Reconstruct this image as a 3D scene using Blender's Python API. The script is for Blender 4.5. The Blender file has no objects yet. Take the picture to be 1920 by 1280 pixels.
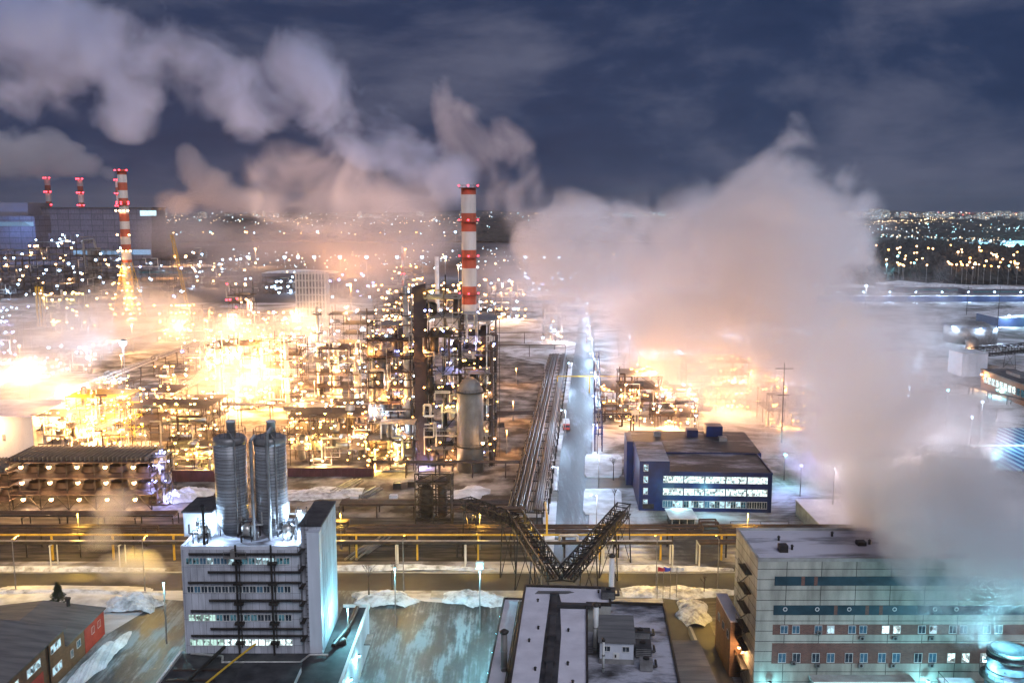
import bpy, bmesh, math, random
from mathutils import Vector, Matrix
sc = bpy.context.scene
COL = sc.collection
R = math.radians
F = 1750.0; PIT = R(8.07); H = 80.0
CP, SP = math.cos(PIT), math.sin(PIT)
rnd = random.Random(7)

# ---------------------------------------------------------------- camera
cd = bpy.data.cameras.new('camera'); cam = bpy.data.objects.new('camera', cd); COL.objects.link(cam)
cam.location = (0, 0, H); cam.rotation_euler = (math.pi/2-PIT, 0, 0)
cd.sensor_width = 36; cd.lens = 36*F/1920; cd.clip_start = 1; cd.clip_end = 60000
sc.camera = cam

# photograph measurements -> metres
def ray(px, py):
    u = (px-960)/F; v = (640-py)/F
    return Vector((u, CP+v*SP, -SP+v*CP))
def at(px, py, Y):
    r = ray(px, py); return Vector((0, 0, H))+r*(Y/r.y)
def gp(px, py, z=0.0):
    r = ray(px, py); return Vector((0, 0, H))+r*((z-H)/r.z)
def Zat(py, Y): return at(960, py, Y).z
def Xat(px, py, Y): return at(px, py, Y).x

# ---------------------------------------------------------------- materials
MATS = {}
def nodes(name):
    m = bpy.data.materials.new(name); m.use_nodes = True; nt = m.node_tree; nt.nodes.clear()
    MATS[name] = m
    return m, nt, nt.nodes.new, nt.links.new
def ramp(N, L, src, stops):
    r = N('ShaderNodeValToRGB'); L(src, r.inputs[0])
    e = r.color_ramp.elements
    while len(e) < len(stops): e.new(.5)
    for k, (p, c) in zip(e, stops):
        k.position = p; k.color = (*c, 1)
    return r.outputs[0]
def noise(N, L, co, scale, detail=4, dist=0, rough=.55):
    n = N('ShaderNodeTexNoise'); n.inputs['Scale'].default_value = scale; n.inputs['Detail'].default_value = detail
    n.inputs['Distortion'].default_value = dist; n.inputs['Roughness'].default_value = rough
    if co is not None: L(co, n.inputs['Vector'])
    return n.outputs['Fac']
def surf(name, c1, c2, scale=.5, rough=.6, metal=0, bump=.2, lo=.35, hi=.65, stretch=(1, 1, 1), fine=True):
    m, nt, N, L = nodes(name)
    out = N('ShaderNodeOutputMaterial'); p = N('ShaderNodeBsdfPrincipled'); L(p.outputs[0], out.inputs[0])
    tc = N('ShaderNodeTexCoord'); mp = N('ShaderNodeMapping'); mp.inputs['Scale'].default_value = stretch
    L(tc.outputs['Object'], mp.inputs[0])
    f = noise(N, L, mp.outputs[0], scale, 6)
    L(ramp(N, L, f, [(lo, c1), (hi, c2)]), p.inputs['Base Color'])
    p.inputs['Roughness'].default_value = rough; p.inputs['Metallic'].default_value = metal
    if bump:
        b = N('ShaderNodeBump'); b.inputs['Strength'].default_value = bump; b.inputs['Distance'].default_value = .15
        L(noise(N, L, mp.outputs[0], scale*5, 3), b.inputs['Height']); L(b.outputs[0], p.inputs['Normal'])
    return m
surf('snow', (.42, .42, .43), (.74, .75, .78), .25, .75, bump=.6)
surf('heap_snow', (.26, .25, .24), (.68, .69, .71), .5, .85, bump=.9, lo=.33, hi=.55)
surf('dirty_snow', (.12, .11, .10), (.62, .63, .65), .8, .8, bump=.8, lo=.38, hi=.56)
surf('roof_snow', (.55, .52, .56), (.72, .69, .73), .3, .8, bump=.3, lo=.3, hi=.7)
surf('bitumen', (.015, .015, .018), (.06, .058, .06), .4, .7)
surf('grey_roof', (.09, .088, .09), (.16, .155, .15), .5, .8, stretch=(.3, 2, 1))
surf('asphalt', (.035, .033, .03), (.075, .07, .06), .12, .55)
surf('concrete', (.26, .25, .23), (.42, .41, .38), .4, .85)
surf('black_steel', (.004, .004, .005), (.010, .009, .009), .6, .6, .1)
surf('dark_steel', (.014, .012, .011), (.045, .036, .03), .6, .55, .3)
surf('brown_steel', (.03, .018, .014), (.07, .042, .032), .5, .6, .1)
surf('grey_steel', (.16, .155, .15), (.32, .31, .3), .5, .45, .4)
surf('tank_paint', (.12, .11, .1), (.2, .185, .17), .25, .55)
surf('pale_paint', (.5, .49, .46), (.7, .69, .66), .3, .5)
surf('insulation', (.42, .4, .36), (.66, .63, .58), .6, .32, .6)
surf('yellow_paint', (.5, .3, .03), (.7, .45, .05), .6, .5)
surf('red_paint', (.35, .03, .02), (.5, .06, .035), .5, .6)
surf('orange_paint', (.55, .09, .03), (.68, .14, .05), .2, .7)
surf('blue_paint', (.001, .008, .05), (.004, .02, .105), .3, .4)
surf('bright_blue', (.01, .08, .4), (.02, .16, .55), .3, .4)
surf('vent_blue', (.05, .07, .09), (.12, .15, .18), .6, .6, .1)
surf('teal_glass', (.008, .028, .04), (.02, .06, .08), .5, .45)
surf('white_wall', (.42, .44, .48), (.6, .62, .67), .15, .6, stretch=(2, 2, .25), bump=.15)
surf('brick_brown', (.09, .045, .02), (.17, .09, .045), .8, .85)
surf('brick_red', (.14, .05, .035), (.24, .09, .06), .9, .85)
surf('duct_paint', (.022, .013, .016), (.045, .026, .028), .3, .6)
surf('night_blue', (.02, .035, .09), (.05, .075, .15), .1, .6)
surf('maroon', (.05, .012, .018), (.08, .02, .028), .5, .6)
surf('bark', (.03, .022, .016), (.07, .05, .04), 2, .9)
surf('needles', (.008, .02, .008), (.03, .05, .018), 1.5, .8)
surf('forest_dark', (.008, .008, .009), (.03, .026, .02), .05, .9)
surf('chimney_white', (.55, .52, .47), (.74, .7, .64), .12, .75, stretch=(1, 1, .2))
surf('far_building', (.10, .095, .12), (.2, .19, .23), .01, .8)
surf('cloth_red', (.5, .03, .05), (.6, .05, .06), 1); surf('cloth_blue', (.03, .06, .5), (.05, .09, .6), 1); surf('cloth_white', (.7, .7, .7), (.8, .8, .8), 1)

def brickmat(name, c1, c2, mortar, bw, bh, msize, rough=.75, offset=0.0, dirt=.35):
    m, nt, N, L = nodes(name)
    out = N('ShaderNodeOutputMaterial'); p = N('ShaderNodeBsdfPrincipled'); L(p.outputs[0], out.inputs[0])
    tc = N('ShaderNodeTexCoord')
    s = N('ShaderNodeSeparateXYZ'); L(tc.outputs['Object'], s.inputs[0])
    a = N('ShaderNodeMath'); a.operation = 'ADD'; L(s.outputs[0], a.inputs[0]); L(s.outputs[1], a.inputs[1])
    c = N('ShaderNodeCombineXYZ'); L(a.outputs[0], c.inputs[0]); L(s.outputs[2], c.inputs[1])
    b = N('ShaderNodeTexBrick'); b.offset = offset; b.squash = 1; L(c.outputs[0], b.inputs['Vector'])
    b.inputs['Color1'].default_value = (*c1, 1); b.inputs['Color2'].default_value = (*c2, 1); b.inputs['Mortar'].default_value = (*mortar, 1)
    b.inputs['Scale'].default_value = 1; b.inputs['Mortar Size'].default_value = msize
    b.inputs['Brick Width'].default_value = bw; b.inputs['Row Height'].default_value = bh
    mp = N('ShaderNodeMapping'); mp.inputs['Scale'].default_value = (1, 1, .25); L(tc.outputs['Object'], mp.inputs[0])
    f = noise(N, L, mp.outputs[0], .5, 6, .3)
    mx = N('ShaderNodeMix'); mx.data_type = 'RGBA'; mx.blend_type = 'MULTIPLY'; mx.inputs[0].default_value = 1
    L(b.outputs['Color'], mx.inputs[6]); L(ramp(N, L, f, [(.3, (1-dirt,)*3), (.65, (1, 1, 1))]), mx.inputs[7])
    L(mx.outputs[2], p.inputs['Base Color']); p.inputs['Roughness'].default_value = rough
    return m
brickmat('panels', (.42, .40, .33), (.52, .5, .42), (.08, .075, .065), 5.6, 1.75, .06, dirt=.5)
brickmat('white_panels', (.48, .49, .53), (.55, .56, .6), (.22, .22, .24), 1.1, 4.5, .035, dirt=.5)
brickmat('hall_cladding', (.10, .095, .125), (.15, .14, .175), (.05, .05, .06), 18, 9, .6, dirt=.5)
brickmat('bricks', (.14, .05, .035), (.24, .09, .06), (.2, .16, .14), .5, .16, .02, offset=.5)
brickmat('brown_bricks', (.2, .095, .045), (.3, .16, .08), (.12, .09, .06), .5, .16, .02, offset=.5)
brickmat('cladding', (.38, .38, .36), (.46, .46, .44), (.12, .12, .12), .9, .5, .05, rough=.35, dirt=.45)
brickmat('jacket', (.2, .205, .21), (.3, .31, .32), (.07, .07, .075), 60, .55, .05, rough=.3, dirt=.3)

def emit(name, col, s, pat=0, sample=False):
    m, nt, N, L = nodes(name)
    out = N('ShaderNodeOutputMaterial'); e = N('ShaderNodeEmission'); L(e.outputs[0], out.inputs[0])
    e.inputs[0].default_value = (*col, 1); e.inputs[1].default_value = s
    if pat:
        tc = N('ShaderNodeTexCoord')
        oi = N('ShaderNodeObjectInfo'); sc_ = N('ShaderNodeMath'); sc_.operation = 'MULTIPLY'; L(oi.outputs['Random'], sc_.inputs[0]); sc_.inputs[1].default_value = 97
        av = N('ShaderNodeVectorMath'); av.operation = 'ADD'; L(tc.outputs['Object'], av.inputs[0]); L(sc_.outputs[0], av.inputs[1])
        v = N('ShaderNodeTexVoronoi'); v.inputs['Scale'].default_value = pat; L(av.outputs[0], v.inputs['Vector'])
        c = ramp(N, L, v.outputs['Color'], [(.18, tuple(x*.1 for x in col)), (.42, tuple(x*.55 for x in col)), (.5, col)])
        L(c, e.inputs[0])
    m.cycles.emission_sampling = 'AUTO' if sample else 'NONE'
    return m
WARM = (1, .42, .10); AMBER = (1, .55, .25); COLD = (.48, .7, 1); CYAN = (.26, .78, .95); VIOLET = (.36, .4, 1); REDC = (1, .05, .08); YEL = (1, .72, .16); SODIUM = (1, .6, .09)
LC = dict(warm=WARM, amber=AMBER, cold=COLD, cyan=CYAN, violet=VIOLET, red=REDC, yellow=YEL, green=(.6, 1, .75), sodium=SODIUM)
for k, v in LC.items(): emit('glow_'+k, v, 14 if k != 'red' else 9)
emit('far_warm', (1, .68, .38), 5); emit('far_cold', (.62, .85, 1), 5); emit('far_teal', (.35, .85, 1), 5); emit('far_red', (1, .1, .1), 4)
emit('window_lit', (.6, .88, 1), 1.1, 1.6); emit('window_bright', (.8, 1, 1), 1.7, 1.9); emit('window_green', (.62, .95, .85), 1.0, 2.0)
emit('window_dim', (.12, .3, .4), .45, 2.2); emit('tube_light', (.6, .9, 1), 1.6); emit('hall_light', (.35, .62, 1), .7, .02)
surf('window_dark', (.008, .012, .018), (.05, .07, .09), 1.2, .12)
surf('window_blue', (.03, .09, .14), (.10, .2, .27), 1.5, .15)

def banded(name, c1, c2, h, z0=0.0):
    m, nt, N, L = nodes(name)
    out = N('ShaderNodeOutputMaterial'); p = N('ShaderNodeBsdfPrincipled'); L(p.outputs[0], out.inputs[0])
    tc = N('ShaderNodeTexCoord'); s = N('ShaderNodeSeparateXYZ'); L(tc.outputs['Object'], s.inputs[0])
    a = N('ShaderNodeMath'); a.operation = 'MULTIPLY_ADD'; L(s.outputs[2], a.inputs[0]); a.inputs[1].default_value = 1/(2*h); a.inputs[2].default_value = .5-z0/(2*h)+50
    fr = N('ShaderNodeMath'); fr.operation = 'FRACT'; L(a.outputs[0], fr.inputs[0])
    gt = N('ShaderNodeMath'); gt.operation = 'GREATER_THAN'; L(fr.outputs[0], gt.inputs[0]); gt.inputs[1].default_value = .5
    mx = N('ShaderNodeMix'); mx.data_type = 'RGBA'; L(gt.outputs[0], mx.inputs[0]); mx.inputs[6].default_value = (*c1, 1); mx.inputs[7].default_value = (*c2, 1)
    mp = N('ShaderNodeMapping'); mp.inputs['Scale'].default_value = (1, 1, .12); L(tc.outputs['Object'], mp.inputs[0])
    m2 = N('ShaderNodeMix'); m2.data_type = 'RGBA'; m2.blend_type = 'MULTIPLY'; m2.inputs[0].default_value = 1
    L(mx.outputs[2], m2.inputs[6]); L(ramp(N, L, noise(N, L, mp.outputs[0], .4, 5), [(.3, (.7, .68, .66)), (.65, (1, 1, 1))]), m2.inputs[7])
    L(m2.outputs[2], p.inputs['Base Color']); p.inputs['Roughness'].default_value = .8
    return m

# ground material: trampled snow with thawed dark patches, streaked with wheel tracks
def groundmat():
    m, nt, N, L = nodes('ground_snow')
    out = N('ShaderNodeOutputMaterial'); p = N('ShaderNodeBsdfPrincipled'); L(p.outputs[0], out.inputs[0])
    tc = N('ShaderNodeTexCoord')
    a = noise(N, L, tc.outputs['Object'], .035, 8, .8, .62)
    mp = N('ShaderNodeMapping'); mp.inputs['Scale'].default_value = (.12, 1, 1); L(tc.outputs['Object'], mp.inputs[0])
    b = noise(N, L, mp.outputs[0], .7, 8, .2, .7)
    ad = N('ShaderNodeMath'); ad.operation = 'MULTIPLY_ADD'; L(b, ad.inputs[0]); ad.inputs[1].default_value = .3; L(a, ad.inputs[2])
    L(ramp(N, L, ad.outputs[0], [(.50, (.05, .043, .035)), (.6, (.2, .18, .16)), (.7, (.5, .49, .5)), (.9, (.7, .71, .74))]), p.inputs['Base Color'])
    bp = N('ShaderNodeBump'); bp.inputs['Strength'].default_value = .5; bp.inputs['Distance'].default_value = .4; L(b, bp.inputs['Height']); L(bp.outputs[0], p.inputs['Normal'])
    p.inputs['Roughness'].default_value = .8
groundmat()
def icymat(name, s=.16, lo=.44, dark=(.03, .035, .035), light=(.55, .6, .62), stretch=(1, .35, 1)):
    m, nt, N, L = nodes(name)
    out = N('ShaderNodeOutputMaterial'); p = N('ShaderNodeBsdfPrincipled'); L(p.outputs[0], out.inputs[0])
    tc = N('ShaderNodeTexCoord'); mp = N('ShaderNodeMapping'); mp.inputs['Scale'].default_value = stretch; mp.inputs['Rotation'].default_value = (0, 0, .08)
    L(tc.outputs['Object'], mp.inputs[0])
    a = noise(N, L, mp.outputs[0], s, 10, .15, .68)
    m3 = N('ShaderNodeMapping'); m3.inputs['Scale'].default_value = (2.2, .03, 1); m3.inputs['Rotation'].default_value = (0, 0, -.12); L(tc.outputs['Object'], m3.inputs[0])
    tr = noise(N, L, m3.outputs[0], 1.0, 3, 0, .5)
    mm = N('ShaderNodeMath'); mm.operation = 'MULTIPLY_ADD'; L(tr, mm.inputs[0]); mm.inputs[1].default_value = .28 if name in ('icy_yard', 'wet_street') else 0; mm.inputs[2].default_value = -.14 if name in ('icy_yard', 'wet_street') else 0
    aa = N('ShaderNodeMath'); aa.operation = 'ADD'; L(mm.outputs[0], aa.inputs[0]); L(a, aa.inputs[1]); a = aa.outputs[0]
    L(ramp(N, L, a, [(lo-.06, dark), (lo, tuple((x+y)*.28 for x, y in zip(dark, light))), (lo+.1, light)]), p.inputs['Base Color'])
    L(ramp(N, L, a, [(lo, (.5,)*3), (lo+.1, (.8,)*3)]), p.inputs['Roughness'])
    bp = N('ShaderNodeBump'); bp.inputs['Strength'].default_value = .5; bp.inputs['Distance'].default_value = .2; L(noise(N, L, mp.outputs[0], s*6, 4), bp.inputs['Height']); L(bp.outputs[0], p.inputs['Normal'])
icymat('icy_yard', .2, .5, (.055, .065, .07), (.24, .28, .3), (1.3, .4, 1))
icymat('wet_street', .12, .58, (.03, .035, .04), (.22, .24, .27), (1.6, .25, 1))
icymat('snowy_roof', .10, .40, (.015, .015, .018), (.55, .53, .58), (.35, 1.6, 1))
icymat('dark_roof', .12, .56, (.012, .012, .014), (.4, .39, .44), (.5, 1.3, 1))
icymat('patchy_roof', .11, .455, (.012, .012, .014), (.46, .45, .5), (.6, 1.3, 1))

def stripe_roof():
    m, nt, N, L = nodes('stripe_roof')
    out = N('ShaderNodeOutputMaterial'); p = N('ShaderNodeBsdfPrincipled'); L(p.outputs[0], out.inputs[0])
    tc = N('ShaderNodeTexCoord'); w = N('ShaderNodeTexWave'); w.inputs['Scale'].default_value = .12; w.inputs['Distortion'].default_value = .6; L(tc.outputs['Object'], w.inputs[0])
    L(ramp(N, L, w.outputs['Fac'], [(.45, (.005, .05, .22)), (.62, (.35, .55, .6))]), p.inputs['Base Color']); p.inputs['Roughness'].default_value = .4
stripe_roof()
def citywin():
    m, nt, N, L = nodes('city_facade')
    out = N('ShaderNodeOutputMaterial'); p = N('ShaderNodeBsdfPrincipled'); L(p.outputs[0], out.inputs[0])
    p.inputs['Base Color'].default_value = (.035, .035, .05, 1)
    tc = N('ShaderNodeTexCoord'); s = N('ShaderNodeSeparateXYZ'); L(tc.outputs['Object'], s.inputs[0])
    a = N('ShaderNodeMath'); a.operation = 'ADD'; L(s.outputs[0], a.inputs[0]); L(s.outputs[1], a.inputs[1])
    c = N('ShaderNodeCombineXYZ'); L(a.outputs[0], c.inputs[0]); L(s.outputs[2], c.inputs[1])
    w = N('ShaderNodeTexWhiteNoise'); w.noise_dimensions = '3D'
    sn = N('ShaderNodeVectorMath'); sn.operation = 'SNAP'; L(c.outputs[0], sn.inputs[0]); sn.inputs[1].default_value = (5, 4, 1); L(sn.outputs[0], w.inputs['Vector'])
    g = N('ShaderNodeMath'); g.operation = 'GREATER_THAN'; L(w.outputs['Value'], g.inputs[0]); g.inputs[1].default_value = .62
    k = N('ShaderNodeMath'); k.operation = 'MULTIPLY'; L(g.outputs[0], k.inputs[0]); k.inputs[1].default_value = .9
    L(ramp(N, L, w.outputs['Color'], [(.3, (1, .7, .4)), (.7, (.6, .85, 1))]), p.inputs['Emission Color']); L(k.outputs[0], p.inputs['Emission Strength'])
    m.cycles.emission_sampling = 'NONE'
citywin()
def M(n): return MATS[n]

# ---------------------------------------------------------------- mesh builder and object tree
class MB:
    def __init__(s): s.v = []; s.f = []; s.mi = []; s.mats = []
    def m(s, name):
        if name not in s.mats: s.mats.append(name)
        s.cur = s.mats.index(name); return s
    cur = 0
    def add(s, vs, fs):
        n = len(s.v); s.v += [tuple(p) for p in vs]
        for f in fs: s.f.append(tuple(i+n for i in f)); s.mi.append(s.cur)
    def box(s, x0, x1, y0, y1, z0, z1):
        s.add([(x0, y0, z0), (x1, y0, z0), (x1, y1, z0), (x0, y1, z0), (x0, y0, z1), (x1, y0, z1), (x1, y1, z1), (x0, y1, z1)],
              [(0, 3, 2, 1), (4, 5, 6, 7), (0, 1, 5, 4), (1, 2, 6, 5), (2, 3, 7, 6), (3, 0, 4, 7)]); return s
    def prism(s, pts, z0, z1):
        n = len(pts)
        s.add([(x, y, z0) for x, y in pts]+[(x, y, z1) for x, y in pts],
              [tuple(range(n-1, -1, -1)), tuple(range(n, 2*n))]+[(i, (i+1) % n, n+(i+1) % n, n+i) for i in range(n)]); return s
    def tube(s, a, b, r, r2=None, n=6, cap=True):
        a = Vector(a); b = Vector(b); d = b-a
        if d.length < 1e-5: return s
        d.normalize(); u = d.orthogonal().normalized(); w = d.cross(u); r2 = r if r2 is None else r2
        vs = []
        for q, rr in ((a, r), (b, r2)):
            for i in range(n):
                t = 2*math.pi*i/n+.4; vs.append(q+u*math.cos(t)*rr+w*math.sin(t)*rr)
        fs = [(i, (i+1) % n, n+(i+1) % n, n+i) for i in range(n)]
        if cap: fs += [tuple(range(n-1, -1, -1)), tuple(range(n, 2*n))]
        s.add(vs, fs); return s
    def bar(s, a, b, w): return s.tube(a, b, w*.7, n=4)
    def line(s, pts, r, n=6):
        for a, b in zip(pts, pts[1:]): s.tube(a, b, r, n=n)
        return s
    def lathe(s, c, prof, n=24, cap=True):
        vs = []
        for r, z in prof:
            for i in range(n):
                t = 2*math.pi*i/n; vs.append((c[0]+r*math.cos(t), c[1]+r*math.sin(t), c[2]+z))
        fs = []
        for k in range(len(prof)-1):
            for i in range(n):
                j = (i+1) % n; fs.append((k*n+i, k*n+j, (k+1)*n+j, (k+1)*n+i))
        if cap: fs += [tuple(range(n-1, -1, -1)), tuple(range((len(prof)-1)*n, len(prof)*n))]
        s.add(vs, fs); return s
    def ring(s, c, r0, r1, h, n=24):
        pr = [(r0, 0), (r1, 0), (r1, h), (r0, h), (r0, 0)]
        return s.lathe(c, pr, n, False)
    def rail(s, c, r, h=1.1, n=16, w=.05):
        for i in range(n):
            a = 2*math.pi*i/n; b = 2*math.pi*(i+1)/n
            p = (c[0]+r*math.cos(a), c[1]+r*math.sin(a), c[2]); q = (c[0]+r*math.cos(b), c[1]+r*math.sin(b), c[2])
            s.bar(p, (p[0], p[1], c[2]+h), w)
            s.bar((p[0], p[1], c[2]+h), (q[0], q[1], c[2]+h), w)
        return s
    def build(s, name, mat=None, parent=None, smooth=False):
        if mat: s.mats = [mat] if not s.mats else s.mats
        me = bpy.data.meshes.new(name)
        off = Vector((0, 0, 0))
        if parent is not None:
            q = parent
            while q is not None: off += q.location; q = q.parent
        me.from_pydata([tuple(Vector(v)-off) for v in s.v], [], s.f); me.update()
        for mn in s.mats: me.materials.append(M(mn))
        if len(s.mats) > 1: me.polygons.foreach_set('material_index', s.mi)
        if smooth:
            me.polygons.foreach_set('use_smooth', [len(p.vertices) == 4 for p in me.polygons])
        o = bpy.data.objects.new(name, me); COL.objects.link(o)
        if parent is not None: o.parent = parent
        return o
def thing(name, label, cat, loc, group=None):
    o = bpy.data.objects.new(name, None); COL.objects.link(o); o.location = loc; o.empty_display_size = .5
    o['label'] = label; o['category'] = cat
    if group: o['group'] = group
    return o
def tag(o, label, cat, group=None):
    o['label'] = label; o['category'] = cat
    if group: o['group'] = group
    return o
def setting(o): o['kind'] = 'structure'; return o
def stuff(o, label=None, cat=None):
    o['kind'] = 'stuff'
    if label: o['label'] = label
    if cat: o['category'] = cat
    return o
def wloc(o):
    v = Vector((0, 0, 0))
    while o is not None: v += o.location; o = o.parent
    return v

# lamps ----------------------------------------------------------
LAMPME = {}
def lampmesh(kind):
    if kind not in LAMPME:
        b = MB(); b.m('glow_'+kind)
        b.lathe((0, 0, 0), [(.35, -.94), (.8, -.6), (1, 0), (.8, .6)], 10)
        b.m('dark_steel'); b.lathe((0, 0, .6), [(.95, 0), (.9, .25), (.2, .5)], 10)
        me = bpy.data.meshes.new('lamp')
        me.from_pydata(b.v, [], b.f); me.materials.append(M('glow_'+kind)); me.materials.append(M('dark_steel')); me.polygons.foreach_set('material_index', b.mi)
        LAMPME[kind] = me
    return LAMPME[kind]
NL = [0]
def light(pos, P, col, parent=None, r=.3):
    l = bpy.data.lights.new('lamp_light', 'POINT'); l.energy = P; l.color = LC[col] if isinstance(col, str) else col; l.shadow_soft_size = r
    o = bpy.data.objects.new('lamp_light', l); COL.objects.link(o)
    o.location = Vector(pos)-(wloc(parent) if parent is not None else Vector((0, 0, 0)))
    if parent is not None: o.parent = parent
    NL[0] += 1
    return o
def lamp(parent, pos, kind='warm', P=0, k=1.0, name='lamp'):
    pos = Vector(pos); r = max(.3, pos.y*.0012)*k
    o = bpy.data.objects.new(name, lampmesh(kind)); COL.objects.link(o); o.scale = (r, r, r)
    o.location = pos-(wloc(parent) if parent is not None else Vector((0, 0, 0)))
    if parent is not None: o.parent = parent
    if P: light(pos+Vector((0, -r*1.6-.3, -.5)), P, kind, parent)
    return o
WINME = {}
def window(parent, c, w, h, mat, face='y', name='window', bars=1):
    key = (round(w, 2), round(h, 2), mat, face, bars)
    if key not in WINME:
        b = MB(); b.m(mat)
        d = .04
        def bx(a0, a1, z0, z1, p0, p1):
            if face == 'y': b.box(a0, a1, p0, p1, z0, z1)
            else: b.box(-p1, -p0, a0, a1, z0, z1)
        bx(-w/2, w/2, -h/2, h/2, -.02, .02)
        b.m('pale_paint')
        t = .07
        bx(-w/2-t, -w/2, -h/2, h/2, -.07, .03); bx(w/2, w/2+t, -h/2, h/2, -.07, .03)
        bx(-w/2-t, w/2+t, h/2, h/2+t, -.075, .03); bx(-w/2-t, w/2+t, -h/2-t, -h/2, -.1, .03)
        for i in range(bars):
            x = -w/2+w*(i+1)/(bars+1); bx(x-.03, x+.03, -h/2, h/2, -.06, .0)
        me = bpy.data.meshes.new('window'); me.from_pydata(b.v, [], b.f)
        me.materials.append(M(mat)); me.materials.append(M('pale_paint')); me.polygons.foreach_set('material_index', b.mi)
        WINME[key] = me
    o = bpy.data.objects.new(name, WINME[key]); COL.objects.link(o)
    o.location = Vector(c)-wloc(parent); o.parent = parent
    return o

# ---------------------------------------------------------------- ground, roads
def sheet(name, pts, z, mat, th=None):
    b = MB(); b.add([(x, y, z) for x, y in pts], [tuple(range(len(pts)))])
    return setting(b.build(name, mat))
def pxsheet(name, pxs, z, mat): return sheet(name, [gp(x, y)[:2] for x, y in pxs], z, mat)
sheet('ground', [(-12000, -300), (12000, -300), (12000, 14000), (-12000, 14000)], 0, 'ground_snow')
m_far = surf('field_ground', (.02, .018, .02), (.12, .11, .13), .006, .9, bump=0)
sheet('plain_field', [(-12000, 800), (-18, 800), (-18, 900), (90, 900), (90, 1150), (12000, 1150), (12000, 13990), (-12000, 13990)], .03, 'field_ground')
surf('plant_dirt', (.05, .038, .028), (.36, .33, .3), .12, .9, bump=.6, lo=.42, hi=.66)
surf('dark_ground', (.02, .017, .014), (.13, .115, .10), .3, .9, bump=.6, lo=.45, hi=.7, stretch=(.2, 1.4, 1))
sheet('corridor_ground', [(-180, 205), (8, 205), (8, 236), (-180, 236)], .007, 'dark_ground')  # darker ground sheet around the pipe corridor
sheet('plant_ground', [(-200, 236), (-2, 236), (10, 330), (17, 480), (-40, 560), (-260, 560)], .006, 'plant_dirt')
sheet('boulevard_road', [(-170, 188.5), (170, 188.5), (170, 198), (-170, 198)], .012, 'asphalt')
sheet('street_road', [gp(1036, 1066)[:2], gp(1100, 1066)[:2], gp(1110, 860)[:2], gp(1115, 640)[:2], gp(1107, 560)[:2], gp(1091, 560)[:2], gp(1080, 640)[:2], gp(1050, 860)[:2]], .016, 'wet_street')
sheet('side_road', [gp(1098, 915)[:2], gp(1195, 915)[:2], gp(1195, 896)[:2], gp(1100, 896)[:2]], .020, 'asphalt')
sheet('yard', [(-84, 110), (-2, 110), (1.5, 168), (0, 180), (-18, 183), (-30, 188.6), (-45, 188.6), (-40, 183), (-58, 176), (-66, 183), (-72, 184), (-77, 168), (-77, 120)], .008, 'icy_yard')
sheet('lane_road', [(30, 110), (37, 110), (39, 188.6), (31.5, 188.6), (29, 150)], .010, 'asphalt')
for q in ([(1100, 853), (1160, 853), (1166, 858), (1166, 890), (1160, 895), (1100, 895), (1096, 890), (1097, 858)], [(1098, 918), (1158, 918), (1165, 924), (1166, 957), (1158, 964), (1098, 964), (1093, 957), (1095, 924)]):
    b = MB(); b.prism([gp(x, y)[:2] for x, y in reversed(q)], .0, .35); setting(b.build('snow_plot', 'snow'))
b = MB(); b.box(-150, -78.5, 184.2, 188.2, 0, .14); b.box(-17, 2, 184.5, 188.2, 0, .14); b.box(3, 29, 184.5, 188.2, 0, .14); b.box(-170, 170, 198.2, 198.7, 0, .14); setting(b.build('kerb', 'concrete'))

def mound(name, label, px, py, rx, ry, h, seed, mat='heap_snow'):
    r_ = random.Random(seed); c = gp(px, py)
    n = 54; b = MB(); vs = []; fs = []; jit = min(.07, .035*h)
    off = [r_.uniform(0, 6.28) for _ in range(6)]
    for j in range(n+1):
        for i in range(n+1):
            u = i/n*2-1; v = j/n*2-1; d = math.hypot(u, v)
            a = math.atan2(v, u); e = 1-.22*math.sin(2*a+off[0])-.12*math.sin(5*a+off[1])
            z = max(0, 1-(d/e)**2)
            z = h*z**.8*(1+.22*math.sin(7*u+off[2])*math.sin(6*v+off[3])+.13*math.sin(17*u+off[4])*math.sin(15*v+off[5]))+r_.uniform(-jit, jit)*(z > 0)+jit*1.5*math.sin(31*u+off[1])*math.sin(27*v+off[0])*(z > 0)
            vs.append((c.x+u*rx, c.y+v*ry, z if z > 0 else -.15))
    for j in range(n):
        for i in range(n): k = j*(n+1)+i; fs.append((k, k+1, k+n+2, k+n+1))
    b.add(vs, fs); o = b.build(name, mat); return tag(o, label, 'snow bank')
mound('snow_bank', 'grey snow heap behind the flat dark annex, beside the yard entrance', 720, 1124, 7.6, 3.8, 1.3, 1)
mound('snow_bank', 'pointed white snow heap left of the long snowy workshop roof', 893, 1124, 7.0, 4.0, 1.4, 2, 'heap_snow')
mound('snow_bank', 'ploughed snow heap behind the low brick building', 250, 1135, 7, 3.8, 2.0, 3)
mound('snow_bank', 'wide smooth orange-lit snowfield beyond the low brick building', 120, 1118, 22, 5.5, .5, 4, 'snow')
mound('snow_bank', 'long snow ridge at the foot of the low brick building wall', 190, 1235, 2.2, 11, 1.1, 5, 'snow')
mound('snow_bank', 'lumpy snow ridge behind the workshop with four flagpoles', 1255, 1112, 10, 3.6, 1.2, 6)
mound('snow_bank', 'snow pile heaped against the wall between two annexes', 1300, 1150, 4, 6, 1.4, 7)
mound('snow_bank', 'flat snow bank left of the street junction under the pipe rack', 1036, 880, 1.7, 22, .6, 8, 'snow')
mound('snow_bank', 'broad pink snow mound between the silos and air coolers', 345, 930, 8, 7, 1.8, 9, 'snow')
mound('snow_bank', 'earth and snow mound beside the stacked pipes', 600, 925, 12, 7, .9, 10)
mound('snow_bank', 'rounded snow mound beside the lattice cooling tower', 880, 925, 6, 7, .8, 11, 'snow')

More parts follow.
